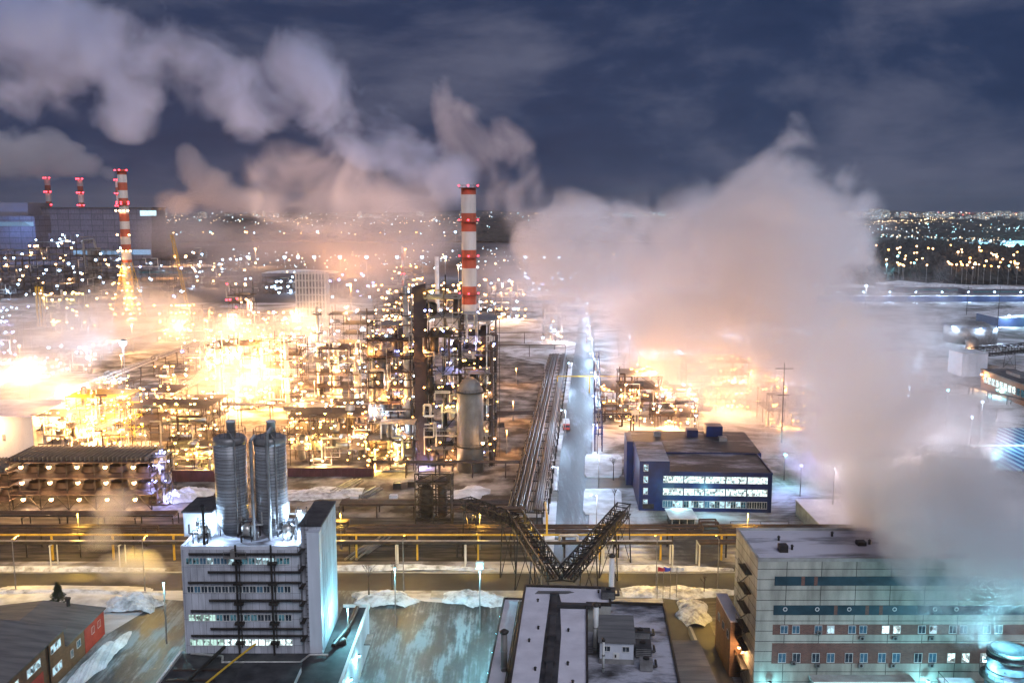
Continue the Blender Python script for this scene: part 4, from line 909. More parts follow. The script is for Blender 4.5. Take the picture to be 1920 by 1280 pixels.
# pale end wall (large windowless hall), left
T = thing('pale_hall', 'pale windowless hall wall at the left edge in bright fog', 'building', gp(30, 862))
q = gp(66, 862); zt = Zat(782, q.y); MB().box(q.x-60, q.x, q.y, q.y+26, 0, zt).build('wall', 'chimney_white', T); MB().box(q.x-60.3, q.x+.3, q.y-.3, q.y+26.3, zt, zt+.4).build('roof', 'roof_snow', T)
for k in range(5): MB().box(q.x-10-k*9, q.x-9-k*9, q.y-.08, q.y, zt*.45, zt*.6).build('louvre', 'grey_steel', T)

lamp(T, (q.x-14, q.y-3, zt*.8), 'amber', 14000, 1.2)  # amber lamp added to warm the bluish hall wall
# air coolers, lower left: three lamp-lined decks
def cooler(label, px0, px1, pyb, pyt, depth, seed):
    Y = gp(960, pyb).y; x0, x1 = Xat(px0, pyb, Y), Xat(px1, pyb, Y); h = Zat(pyt, Y)
    T = thing('air_cooler_bank', label, 'air cooler', ((x0+x1)/2, Y, 0)); n = max(2, int((x1-x0)/7))
    b = MB()
    for i in range(n+1):
        for y in (Y, Y+depth): b.bar((x0+(x1-x0)*i/n, y, 0), (x0+(x1-x0)*i/n, y, h), .28)
        if i < n:
            xa, xb = x0+(x1-x0)*i/n, x0+(x1-x0)*(i+1)/n; b.bar((xa, Y, 0), ((xa+xb)/2, Y, h*.3), .16); b.bar((xb, Y, 0), ((xa+xb)/2, Y, h*.3), .16)
    b.build('frame', 'dark_steel', T)
    for k, z in enumerate((h*.3, h*.62, h*.92)):
        b = MB(); b.box(x0-.5, x1+.5, Y-1.2, Y+depth, z, z+.25); b.bar((x0, Y-1.15, z+1.2), (x1, Y-1.15, z+1.2), .06)
        for i in range(n*2+1): b.bar((x0+(x1-x0)*i/n/2, Y-1.15, z), (x0+(x1-x0)*i/n/2, Y-1.15, z+1.2), .06)
        b.build('deck', 'brown_steel', T)
        for i in range(n):
            xx = x0+(x1-x0)*(i+.5)/n; lamp(T, (xx, Y-1.6, z-.9), 'amber', 2600 if (i+k) % 2 == 0 else 0, 1.9)
        if k < 2:
            for i in range(n):
                xx = x0+(x1-x0)*(i+.5)/n; b = MB(); b.lathe((xx, Y+depth/2, z+.26), [(2.6, 0), (2.2, .9), (2.2, 1.5)], 20, False); b.build('fan_ring', 'brown_steel', T, True)
    b = MB()
    for i in range(n*6): b.box(x0+(x1-x0)*i/n/6, x0+(x1-x0)*i/n/6+.25, Y, Y+depth, h*.92+.25, h+.2)
    b.build('fin_bundle', 'tank_paint', T)
cooler('long triple-deck air cooler bank with rows of warm lamps', 25, 285, 955, 858, 13, 1)
cooler('short air cooler bank at the left edge in front of the pale hall', -60, 20, 962, 880, 12, 2)
frame_unit('blue_pylon', 'blue-violet lit pipe pylon at the end of the air coolers', 292, 312, 945, 856, 5, 16, P=1800, np_=5, seed=90, kinds=['violet'], k=.75)
b = MB(); q = gp(318, 903); q2 = gp(412, 903); b.box(q.x, q2.x, q.y, q.y+.5, 0, 3.4); [b.box(q.x+i*2, q.x+i*2+.15, q.y-.12, q.y, 0, 3.45) for i in range(8)]; tag(b.build('steel_fence', 'maroon'), 'dark maroon sheet fence between the air coolers and silos', 'fence')
b = MB(); q = gp(540, 893); q2 = gp(700, 893); b.box(q.x, q2.x, q.y, q.y+.5, 0, 2.6); [b.box(q.x+i*2, q.x+i*2+.15, q.y-.12, q.y, 0, 2.7) for i in range(14)]; tag(b.build('steel_fence', 'maroon'), 'dark sheet fence behind the pipe stacks right of the silos', 'fence')

# dark lattice cooling tower near the road
T = thing('lattice_tower', 'squat black lattice tower beside the road pipe rack', 'tower', (-19, 232, 0))
b = MB(); x0, x1, y0_, y1_, h = -24.5, -15.5, 228, 237, 14
for x_ in (x0, (x0+x1)/2, x1):
    for y_ in (y0_, y1_): b.bar((x_, y_, 0), (x_, y_, h), .25)
for z in range(2, 15, 2):
    b.line([(x0, y0_, z), (x1, y0_, z), (x1, y1_, z), (x0, y1_, z), (x0, y0_, z)], .14, 4)
    for xa, xb in ((x0, (x0+x1)/2), ((x0+x1)/2, x1)): b.bar((xa, y0_, z-2), (xb, y0_, z), .12); b.bar((xb, y0_, z-2), (xa, y0_, z), .12)
    b.bar((x1, y0_, z-2), (x1, y1_, z), .12)
b.build('frame', 'dark_steel', T); MB().box(x0+.5, x1-.5, y0_+.5, y1_-.5, 11, 11.2).build('deck', 'dark_steel', T)
b = MB(); vessel(b, -22, 232, 1, 10, 1.8); b.build('vessel', 'dark_steel', T, True)
b = MB(); vessel(b, -18, 233, 1, 12, 1.2); b.build('vessel', 'brown_steel', T, True)

# ---------------------------------------------------------------- pipe racks
def rack(label, A, B_, w, z, npipe, span=10, mat='brown_steel', pmats=('brown_steel', 'grey_steel', 'insulation'), seed=0, tiers=1, name='pipe_rack', bend=1):
    r_ = random.Random(seed); A = Vector(A); B_ = Vector(B_); d = (B_-A); L_ = d.length; d.normalize(); s = Vector((d.y, -d.x, 0))
    T = thing(name, label, 'pipe rack', (A.x, A.y, 0)); n = max(1, int(L_/span))
    for i in range(n+1):
        p = A+d*L_*i/n; b = MB()
        for q in (-w/2, w/2): b.bar(p+s*q, p+s*q+Vector((0, 0, z+.2+(tiers-1)*2.2)), .28)
        for t_ in range(tiers): b.bar(p-s*(w/2+.3)+Vector((0, 0, z+t_*2.2)), p+s*(w/2+.3)+Vector((0, 0, z+t_*2.2)), .25)
        b.build('support', mat, T)
    for t_ in range(tiers):
        for k in range(npipe):
            q = -w/2+w*(k+.5)/npipe; rr = r_.choice((.14, .2, .28, .36)) if w > 3 else .16; pm = r_.choice(pmats)
            b = MB(); a = A+s*q+Vector((0, 0, z+t_*2.2+.2+rr)); e = B_+s*q+Vector((0, 0, z+t_*2.2+.2+rr))
            nb = max(1, int(L_/40)); pts = [a]
            for j in range(nb):
                if bend and L_ > 60 and r_.random() < .5:
                    m_ = a+(e-a)*((j+.5)/nb); u = Vector((0, 0, 1.4)); pts += [m_-d*2, m_-d*2+u, m_+d*2+u, m_+d*2]
            pts.append(e); b.line(pts, rr, 8); b.build('pipe', pm, T)
    return T
DK = ('dark_steel', 'brown_steel', 'brown_steel')
rack('long dark pipe rack crossing behind the yellow pipe', (-150, 211, 0), (112, 211, 0), 7, 5.2, 6, 12, 'dark_steel', DK, 1)
T = rack('roadside pipe rack on pale round pillars', (-150, 202, 0), (36, 202, 0), 3.2, 5.4, 3, 14.5, 'pale_paint', ('brown_steel', 'insulation', 'dark_steel'), 2)
T = rack('roadside pipe rack section on pale pillars near the panel building', (42, 202, 0), (140, 202, 0), 3.2, 5.4, 3, 12, 'pale_paint', ('brown_steel', 'insulation', 'dark_steel'), 22)
Yp = thing('yellow_pipe', 'long bright yellow pipe running along the road rack', 'pipe', (0, 206, 0))
b = MB(); b.tube((-150, 206, 6.0), (-2, 206, 6.0), .24, n=10); b.tube((8, 206, 6.0), (118, 206, 6.0), .22, n=10); b.line([(-2, 206, 6), (8, 206, 6)], .24, 10); b.line([(8.0, 206, 6), (8.0, 206, 10.5), (8, 216, 10.5)], .24, 10); b.build('run', 'yellow_paint', Yp)
for i in range(19): MB().box(-148+i*14, -147.6+i*14, 205.8, 206.2, 0, 5.76).build('support', 'yellow_paint', Yp)
rack('main dark pipe rack running along the street up to the plant', gp(983, 990), gp(1046, 680), 9, 4.2, 16, 9, 'black_steel', ('brown_steel', 'dark_steel', 'black_steel', 'dark_steel'), 3, bend=0)
rack('narrow twin-tier rack between the main rack and the street', gp(1016, 985), gp(1060, 690), 2.6, 4.2, 5, 9, 'black_steel', ('dark_steel', 'black_steel', 'brown_steel'), 4, 1, bend=0)
rack('short rack joining the lattice tower to the main rack', (-15, 226, 0), (3, 226, 0), 4, 5, 4, 6, 'dark_steel', DK, 5)
rack('low rack in front of the big grey vessel', gp(700, 893), gp(1010, 893), 3, 4.2, 4, 9, 'brown_steel', DK, 6)
rack('long rack along the front of the lit pump house', gp(330, 800)+Vector((0, 0, 0)), gp(690, 800), 4, 8, 4, 11, 'brown_steel', ('insulation', 'brown_steel'), 7)
rack('diagonal pipe bridge climbing from the left silo to the left edge', gp(180, 858), gp(400, 740), 5, 9, 5, 11, 'brown_steel', ('insulation', 'insulation', 'brown_steel'), 8)
rack('second diagonal pipe bridge beyond the glaring left unit', gp(60, 800), gp(380, 662), 6, 7, 5, 14, 'brown_steel', ('insulation', 'grey_steel'), 9)
rack('long diagonal rack skirting the middle of the plant', gp(-60, 742), gp(420, 606), 6, 7, 4, 20, 'brown_steel', ('insulation', 'grey_steel'), 10)
rack('rack crossing above the blue street', gp(1045, 736), gp(1165, 736), 2, 7, 2, 12, 'yellow_paint', ('yellow_paint',), 11)
rack('dark blue rack along the right kerb of the street', gp(1122, 846), gp(1118, 690), 2.4, 6, 3, 8, 'blue_paint', ('blue_paint', 'dark_steel'), 12, 2)
rack('triple dark rack between the street and the blue hall', gp(1120, 812), gp(1185, 812), 8, 6, 3, 8, 'dark_steel', DK, 13)
rack('far rack crossing the snow field left of the street', gp(925, 643), gp(1100, 643), 3, 6, 2, 18, 'brown_steel', ('brown_steel',), 14)
rack('middle rack crossing the snow field left of the street', gp(925, 668), gp(1060, 668), 3, 6, 2, 16, 'brown_steel', ('brown_steel',), 15)
rack('back rack between the silos and the sheet fence', gp(640, 965), gp(985, 965), 5, 3, 5, 9, 'dark_steel', DK, 16)
rack('dark rack behind the air coolers running left', gp(-20, 985), gp(330, 985), 4, 2.6, 4, 9, 'dark_steel', DK, 17)
rack('pipe rack sweeping behind the column frames', gp(930, 800), gp(1000, 800), 6, 5, 4, 8, 'brown_steel', DK, 18)

# V-shaped pipe galleries
def truss(label, A, B_, w, h, n, legs, pip='black_steel'):
    A = Vector(A); B_ = Vector(B_); d = (B_-A).normalized(); s = Vector((d.y, -d.x, 0)).normalized()*w/2; u = Vector((0, 0, h))
    T = thing('truss_gallery', label, 'pipe bridge', (A.x, A.y, 0)); b = MB()
    P_ = [A+(B_-A)*i/n for i in range(n+1)]
    for sg in (-1, 1):
        for i in range(n):
            b.bar(P_[i]+s*sg, P_[i+1]+s*sg, .3); b.bar(P_[i]+s*sg+u, P_[i+1]+s*sg+u, .3)
            b.bar(P_[i]+s*sg, P_[i+1]+s*sg+u, .16) if i % 2 else b.bar(P_[i]+s*sg+u, P_[i+1]+s*sg, .16)
            b.bar(P_[i]+s*sg, P_[i]+s*sg+u, .16)
    for i in range(n+1): b.bar(P_[i]-s+u, P_[i]+s+u, .16); b.bar(P_[i]-s, P_[i]+s, .16)
    for i in range(n): b.bar(P_[i]-s+u, P_[i+1]+s+u, .1)
    b.build('truss', 'black_steel', T)
    for k in (-.6, -.2, .2, .6):
        b = MB(); b.tube(A+s*k+Vector((0, 0, .5)), B_+s*k+Vector((0, 0, .5)), .22, n=8); b.build('pipe', pip if k != .2 else 'brown_steel', T)
    for t in legs:
        p = A+(B_-A)*t; b = MB()
        for sg in (-1, 1):
            b.bar(p+s*sg, Vector((p.x+s.x*sg*1.4, p.y+s.y*sg*1.4, 0)), .2)
        z = p.z*.5; b.bar(p+s, Vector((p.x-s.x*1.3, p.y-s.y*1.3, 0)), .12); b.bar(p-s, Vector((p.x+s.x*1.3, p.y+s.y*1.3, 0)), .12)
        b.build('leg', 'black_steel', T)
truss('left arm of the black V-shaped truss pipe bridge over the road', gp(1040, 1088, 11), gp(965, 975, 12), 3.2, 2.4, 12, (.35, .7))
truss('upper leg of the left black truss bridge running to the lattice tower', gp(962, 985, 12), gp(872, 950, 11), 3, 2.2, 8, (.1, .9))
truss('right arm of the black V-shaped truss pipe bridge over the road', gp(1062, 1088, 11), gp(1170, 962, 11), 3, 2.4, 14, (.35, .7, .97))
b = MB()
for i, y in enumerate((1005, 1075)): pass

# ---------------------------------------------------------------- lamps on poles
def pole(label, px, pyb, z, kind, P, k=1, group=None, arm=(0, 0), name='street_lamp', cat='street lamp', Y=None):
    q = gp(px, pyb); T = thing(name, label, cat, q, group)
    b = MB(); b.tube(q, q+Vector((0, 0, z)), .14 if q.y < 500 else .3, .08 if q.y < 500 else .2, n=8)
    e = q+Vector((arm[0], arm[1], z))
    if arm != (0, 0): b.bar(q+Vector((0, 0, z-.3)), e, .06)
    b.build('pole', 'grey_steel', T)
    lamp(T, e+Vector((0, 0, -.1)), kind, P, k); return T
def cobra(): pass
for px, P in ((-90, 6500), (30, 9000), (272, 9000), (520, 8000), (757, 8500), (1015, 6500), (1230, 8500), (1345, 5500)):
    pole('yellow-lit road lamp behind the boulevard kerb', px, 1108, 11.5, 'sodium', P*.8, .55, 'road lamps along the boulevard', (0, 2.5))
for px, P in ((-200, 6000), (150, 6000), (400, 6000), (640, 6000), (900, 5000), (1150, 5500), (1400, 5500)):
    pole('slim lamp between the road and the dark pipe racks', px, 1030, 9, 'sodium', P*1.0, .4, 'slim lamps beside the pipe racks')
for i, (px, py) in enumerate(((1118, 1000), (1122, 915), (1120, 850), (1118, 790), (1115, 740), (1112, 700), (1110, 668), (1106, 640), (1104, 615), (1102, 592), (1046, 940), (1060, 820), (1072, 720))):
    pole('cold white street lamp along the blue-lit street', px, py, 10, 'cold', 6500+max(0, 900-py)*30, .6, 'street lamps along the blue street', (-1.5, 0))
for px, py, lb in ((962, 790, 'added warm lamp on the brown snow beside the main street rack'), (950, 850, 'added warm lamp left of the street rack near the grey vessel'), (968, 722, 'added warm lamp at the corner of the snow field racks')):  # lamps added to turn the ground here warmer
    pole(lb, px, py, 8, 'warm', 7000, .6)
pole('low sodium lamp over the lane beside the panel building', 1385, 1185, 7, 'sodium', 4500, .6)
for px, py, lb in ((313, 1206, 'tall cyan yard lamp between the brick building and silo block'), (900, 1182, 'yard lamp with a white box head beside the pointed snow heap'), (742, 1175, 'yard lamp near the grey snow heap'), (655, 1262, 'yard lamp post by the annex corner')):
    pole(lb, px, py, 12, 'cyan', 5500 if px != 900 else 5000, .6)
q = gp(900, 1182); 
b = MB(); b.box(q.x-.7, q.x+.7, q.y-.4, q.y+.4, 12.5, 13.9); b.bar((q.x, q.y, 12), (q.x, q.y, 12.5), .1); tag(b.build('light_box', 'pale_paint'), 'white box sign on top of the yard lamp by the snow heap', 'sign')
pole('tall brown lamp pole rising from the left plant', 238, 850, 33, 'amber', 9000, 1.1, name='floodlight_mast', cat='floodlight')
pole('lamp mast with a dazzling white floodlight above the fog', 236, 735, 22, 'cold', 60000, 3.2, name='floodlight_mast', cat='floodlight')
pole('lamp mast at the edge of the left fog bank', 122, 790, 14, 'amber', 9000, 1.3, name='floodlight_mast', cat='floodlight')
pole('lamp post with teal head on the snowy right bank', 1773, 800, 14, 'cyan', 9000, 1.4)
r_ = random.Random(12)
for px in [300+570*((i+.6*math.sin(i*2.3))/24) for i in range(24)]:
    pole('far floodlight mast in the bright row below the horizon', px+r_.uniform(-8, 8), 462+r_.uniform(-3, 6), 30, r_.choice(['amber', 'cold', 'amber', 'warm', 'cyan']), 0, .35+.8*r_.random()**2, 'far row of floodlights below the horizon', name='floodlight_mast', cat='floodlight')
for px in (466, 535, 560, 590, 638, 688, 745, 792, 835, 985, 1020, 1048):
    pole('white floodlight mast in the row behind the cooling block', px, 522, 25, 'cold', 26000 if px % 2 else 0, 1.5, 'white floodlights behind the cooling block', name='floodlight_mast', cat='floodlight')
for px, py in ((1330, 610), (1400, 690), (1289, 640), (1350, 520), (1375, 520), (1402, 520), (1430, 520), (1256, 640), (1480, 600), (1520, 700), (1700, 800), (1835, 835), (1815, 870), (1180, 680), (1232, 680), (1290, 680), (1340, 682), (1050, 540), (1605, 470), (1250, 520)):
    pole('white lamp mast shining through the big steam cloud', px, py+18, 18, 'cold', 150000 if py < 660 else (36000 if py < 760 else 9000), 1.2, 'lamp masts inside the big steam cloud', name='floodlight_mast', cat='floodlight')

# strong floodlight masts added inside the plant to light fog and steam
for i, (px, py, z, P, kd, lb) in enumerate(((135, 812, 15, 40000, 'amber', 'added floodlight mast in the glaring left unit'), (440, 720, 30, 85000, 'amber', 'added floodlight mast in the blazing central unit'), (560, 700, 30, 90000, 'amber', 'added floodlight mast behind the right silo'), (60, 800, 22, 70000, 'amber', 'added floodlight mast near the pale hall'),
        (40, 700, 14, 25000, 'amber', 'added floodlight mast among the white lamps in the fog'), (250, 660, 16, 70000, 'amber', 'added floodlight mast between the slim chimney and fog'), (340, 670, 18, 60000, 'amber', 'added floodlight mast beyond the diagonal rack'),
        (330, 520, 25, 260000, 'warm', 'added floodlight mast far left of the cooling block'), (480, 500, 25, 260000, 'amber', 'added floodlight mast far behind the cooling block'), (640, 520, 25, 260000, 'amber', 'added floodlight mast far right of the cooling block'), (760, 500, 25, 260000, 'warm', 'added floodlight mast far behind the stepped unit'),
        (660, 640, 35, 120000, 'warm', 'added floodlight mast right of the cooling block'), (860, 560, 30, 90000, 'amber', 'added floodlight mast left of the striped chimney'), (960, 600, 28, 90000, 'amber', 'added floodlight mast right of the striped chimney'), (1200, 700, 24, 90000, 'warm', 'added floodlight mast beside the beige box building'), (1340, 720, 24, 120000, 'warm', 'added floodlight mast in the steam-veiled unit'), (1150, 560, 40, 160000, 'amber', 'added floodlight mast beyond the street'))):
    pole(lb, px, py, z, kd, P, 1.0, name='floodlight_mast', cat='floodlight')
for i, (px, py, z, P, kd, lb) in enumerate(((1580, 880, 10, 7000, (.8, .8, 1), 'added cold floodlight mast inside the steam right of the blue hall'), (1700, 800, 12, 20000, (.8, .82, 1), 'added cold floodlight mast in the steam left of the long lit building'), (1620, 620, 30, 60000, (.8, .85, 1), 'added cold floodlight mast beside the blue-lit wall'), (1800, 930, 10, 12000, (.75, .85, 1), 'added cold floodlight mast behind the panel building'))):  # masts added in and around the steam to brighten it
    q = gp(px, py); T = pole(lb, px, py, z, 'cold', 0, 1.2, name='floodlight_mast', cat='floodlight'); light(q+Vector((0, -1.5, z)), P, kd, T)

for i, (px, py, z, P, lb) in enumerate(((1560, 975, 14, 3500, 'added white floodlight mast by the flat shed beyond the panel building'), (1690, 972, 14, 15000, 'added white floodlight mast behind the middle of the panel building'), (1850, 972, 14, 18000, 'added white floodlight mast behind the right end of the panel building'))):  # pinkish-white masts added to light the near side of the plume
    q = gp(px, py); T = pole(lb, px, py, z, 'cold', 0, .7, name='floodlight_mast', cat='floodlight'); light(q+Vector((0, -1.2, z+.6)), P, (1, .86, .92), T)
# ---------------------------------------------------------------- right-hand side
T = thing('long_lit_building', 'long brown building with a bright window row on the right', 'building', gp(1850, 740))
a = gp(1838, 728); c_ = gp(1990, 790); d = (c_-a).normalized(); s = Vector((-d.y, d.x, 0))
def obox(b, a, L_, w, z0, z1):
    p = [a, a+d*L_, a+d*L_+s*w, a+s*w]; b.prism([(v.x, v.y) for v in p], z0, z1)
b = MB(); obox(b, a, 75, 14, 0, 8.5); b.build('wall', 'brick_brown', T); b = MB(); obox(b, a-d*.4-s*.4, 75.8, 14.8, 8.5, 9); b.build('roof', 'bitumen', T)
for k in range(10): b = MB(); obox(b, a+d*(3+k*3.6)-s*.1, 2.6, .12, 3.4, 6.4); b.build('window', 'window_bright' if k < 8 else 'window_dim', T)
b = MB(); obox(b, a+d*12+s*5, 12, 4, 9, 10.4); b.build('skylight', 'grey_roof', T)
lamp(T, a-s*1.2+d*3+Vector((0, 0, 7)), 'amber', 7000, 1); lamp(T, a-s*1.2+d*18+Vector((0, 0, 3)), 'cyan', 5000, 1)
T = thing('white_tank_house', 'white cube building with a small round tank behind it', 'building', gp(1825, 700))
q = gp(1802, 706); q2 = gp(1850, 706); MB().box(q.x, q2.x, q.y, q.y+14, 0, 11).build('wall', 'white_wall', T); MB().box(q.x-.2, q2.x+.2, q.y-.2, q.y+14.2, 11, 11.3).build('roof', 'snow', T)
T = thing('round_tank', 'small cream cylindrical tank above the white cube building', 'tank', gp(1822, 680))
q = gp(1820, 684); MB().lathe((q.x, q.y, 0), [(3.2, 0), (3.2, 13), (1.6, 14.4), (.2, 14.8)], 24).build('shell', 'tank_paint', T, True); b = MB(); b.rail((q.x, q.y, 13), 3.2, 1, 14); b.build('handrail', 'dark_steel', T); lamp(T, (q.x-4, q.y-3, 8), 'amber', 6000, .6)
T = thing('round_tank', 'wide low grey tank with blue-lit rim on the right', 'tank', gp(1815, 645))
q = gp(1818, 640); MB().lathe((q.x, q.y, 0), [(15, 0), (15, 9), (8, 12), (.5, 13)], 40).build('shell', 'grey_steel', T, True); b = MB(); b.rail((q.x, q.y, 9), 15, 1.2, 30); b.build('handrail', 'bright_blue', T)
for a_ in (3.6, 4.6, 5.6): lamp(T, (q.x+16*math.cos(a_), q.y+16*math.sin(a_), 10), 'cold', 5000, .7)
T = thing('storage_shed', 'blue-lit shed with pale snowy roof right of the wide tank', 'shed', gp(1890, 620))
q = gp(1870, 612); MB().box(q.x, q.x+60, q.y, q.y+30, 0, 6).build('wall', 'night_blue', T); b = MB(); gable(b, q.x-1, q.x+61, q.y-1, q.y+31, 6.5, 10); b.build('roof', 'snow', T)
lamp(T, (q.x+6, q.y-3, 8), 'cold', 14000, 1); lamp(T, (q.x+26, q.y-3, 8), 'cyan', 14000, 1)
truss('dark lattice pipe bridge at the right edge beyond the lit building', gp(1828, 668, 8), gp(2010, 650, 8), 5, 4, 16, (.05, .35, .65, .95))
rack('snow-topped dark pipeline crossing the bank at the right', gp(1756, 722), gp(1930, 768), 2, 3, 3, 10, 'dark_steel', DK, 19)
T = thing('blue_roofed_shelter', 'long shelter with blue and white striped roof and glowing tube', 'shelter', gp(1880, 860))
q = gp(1852, 905); q2 = gp(1870, 822)
b = MB(); b.prism([(q.x, q.y), (q.x+45, q.y), (q.x+60, q2.y), (q2.x, q2.y)], 3.6, 3.9); b.build('roof', 'stripe_roof', T)
for k in range(6): MB().box(q.x+2+k*8, q.x+2.3+k*8, q.y+.3, q.y+.6, 0, 3.6).build('post', 'grey_steel', T)
ym = (q.y+q2.y)/2; MB().box(q.x+6, q.x+52, ym-.3, ym+.3, 4.2, 4.7).build('tube_lamp', 'tube_light', T); light((q.x+16, ym, 7), 5200, 'cyan', T); light((q.x+34, ym, 7), 5200, 'cyan', T)
T = thing('perimeter_wall', 'long blue-lit perimeter wall below the dark woods', 'wall', gp(1700, 566))
q = gp(1535, 566); q2 = gp(2010, 572); yy = q.y
MB().box(q.x, q2.x, yy, yy+3, 0, 5).build('wall', 'night_blue', T); MB().box(q.x, q2.x, yy-.4, yy+3.4, 5, 5.5).build('coping', 'snow', T)
for k in range(9): lamp(T, (q.x+15+k*(q2.x-q.x)/9, yy-2.5, 9), 'cold', 9000, .8)
for i, (px, py, z, lb) in enumerate(((1868, 640, 34, 'tall dark steel mast beside the wide tank'), (1812, 590, 22, 'T-headed dark mast beyond the blue wall'), (1640, 560, 20, 'pointed dark mast at the left of the blue wall'), (1465, 830, 28, 'dim dark mast behind the blue hall'), (1700, 955, 16, 'faint mast veiled by steam behind the panel building'))):
    q = gp(px, py); T = thing('steel_mast', lb, 'mast', q); b = MB(); b.tube(q, q+Vector((0, 0, z)), .3, .15, n=8); b.build('pole', 'dark_steel', T)
    b = MB(); b.bar(q+Vector((-3, 0, z*.93)), q+Vector((3, 0, z*.93)), .25); b.bar(q+Vector((-2, 0, z*.6)), q+Vector((2, 0, z*.6)), .25); b.build('crossarm', 'dark_steel', T)
for i, (px, py, w, d_, h, lb) in enumerate(((1600, 556, 40, 20, 8, 'dark low warehouse under the distant steam puff'), (1765, 548, 80, 16, 5, 'snow-roofed low sheds in front of the woods'), (1880, 552, 70, 16, 5, 'second row of snow-roofed sheds in front of the woods'), (1700, 545, 50, 16, 6, 'long dark shed beside the blue wall'), (1000, 575, 70, 30, 8, 'snow-roofed shed left of the street end'), (1060, 590, 30, 16, 6, 'small snow-roofed shed beside the street end'), (560, 530, 80, 30, 10, 'long pale shed behind the cooling block'), (330, 520, 110, 30, 12, 'long low warehouse in the left haze'))):
    q = gp(px, py); T = thing('warehouse', lb, 'warehouse', q); MB().box(q.x-w/2, q.x+w/2, q.y, q.y+d_, 0, h).build('wall', 'far_building', T); b = MB(); gable(b, q.x-w/2-1, q.x+w/2+1, q.y-1, q.y+d_+1, h+.5, h+3); b.build('roof', 'snow', T)
    MB().box(q.x-w*.4, q.x+w*.3, q.y-.3, q.y, h*.4, h*.65).build('window_band', 'window_dim', T)

# crane
T = thing('crawler_crane', 'yellow lattice crane leaning left above the yellow-lit unit', 'crane', gp(360, 612))
q = gp(360, 612); tip = at(322, 440, q.y-8)
MB().box(q.x-3, q.x+3, q.y-3, q.y+5, 1.5, 4.5).build('cab', 'yellow_paint', T)
for s_ in (-3.6, 2.6): MB().box(q.x+s_, q.x+s_+1, q.y-4, q.y+6, 0, 1.5).build('track', 'dark_steel', T)
b = MB(); base = q+Vector((0, -2, 4)); n_ = 16
for i in range(n_):
    for o1 in (Vector((.8, .8, 0)), Vector((-.8, .8, 0)), Vector((.8, -.8, 0)), Vector((-.8, -.8, 0))):
        b.bar(base+(tip-base)*i/n_+o1, base+(tip-base)*(i+1)/n_+o1, .3)
    b.bar(base+(tip-base)*i/n_+Vector((.8, -.8, 0)), base+(tip-base)*(i+1)/n_+Vector((-.8, -.8, 0)), .22)
b.build('boom', 'yellow_paint', T); b = MB(); b.bar(tip, Vector((tip.x, tip.y, 30)), .12); b.bar(tip, q+Vector((3, 4, 5)), .12); b.build('cable', 'dark_steel', T)
for i, (px, lb) in enumerate(((72, 'first of three slim yellowish vents by the yellow-lit unit'), (78, 'second of three slim yellowish vents by the yellow-lit unit'), (84, 'third of three slim yellowish vents, nearest the lamps'))):
    q = gp(px, 612); vent('slim_vent', lb, q.x, q.y, 0, Zat(536, q.y), .7, 'yellow_paint')

# pipe stacks and crates on the ground right of the silos
r_ = random.Random(2)
for i, (px, py, n, l, lb) in enumerate(((630, 925, 7, 12, 'stack of long steel pipes on the brown snow'), (680, 935, 5, 9, 'shorter pipe stack beside the bagged pallets'), (662, 1050, 6, 9, 'lumber stack by the white silo block road side'), (680, 1040, 5, 12, 'loose steel bars laid beside the road rack'))):
    q = gp(px, py); b = MB()
    for k in range(n):
        a = q+Vector((k*.62-n*.3, 0, .3+(k % 2)*.45)); b.tube(a, a+Vector((l*.35, l, 0)), .28, n=8)
    tag(b.build('pipe_stack', 'grey_steel' if i < 2 else 'tank_paint'), lb, 'pipes')
for i, (px, py, lb) in enumerate(((665, 940, 'white-wrapped pallet near the pipe stack'), (738, 938, 'white-wrapped pallet near the lattice tower'), (745, 915, 'dark crate pair left of the lattice tower'), (772, 912, 'dark crate beside the lattice tower'), (940, 800, 'black skip on the brown snow right of the vessel'))):
    q = gp(px, py); T = thing('wrapped_pallet' if i < 2 else ('crate' if i < 5 else 'barrier_block'), lb, 'pallet' if i < 2 else 'crate', q)
    MB().box(q.x-1.2, q.x+1.2, q.y-1, q.y+1, 0, .2).build('base', 'brown_steel', T)
    MB().prism([(q.x-1.1, q.y-.9), (q.x+1.1, q.y-.9), (q.x+1, q.y+.9), (q.x-1, q.y+.9)], .2, 1.7).build('load', 'snow' if i < 2 else ('red_paint' if i == 5 else 'dark_steel'), T)

q = gp(1062, 806); T = thing('box_truck', 'small truck with red cab parked left of the street', 'truck', q)
MB().box(q.x-1.2, q.x+1.2, q.y, q.y+5.2, .9, 3.2).build('cargo_box', 'pale_paint', T)
b = MB(); b.prism([(q.x-1.1, q.y-1.9), (q.x+1.1, q.y-1.9), (q.x+1.15, q.y-.1), (q.x-1.15, q.y-.1)], .6, 2.4); b.build('cab', 'red_paint', T)
MB().box(q.x-1, q.x+1, q.y-1.96, q.y-1.91, 1.5, 2.2).build('windscreen', 'window_dark', T)
for sx in (-1.15, 1.15):
    for yy in (-1, 1.2, 4.2): b = MB(); b.tube((q.x+sx-.15, q.y+yy, .45), (q.x+sx+.15, q.y+yy, .45), .45, n=14); b.build('wheel', 'bitumen', T)
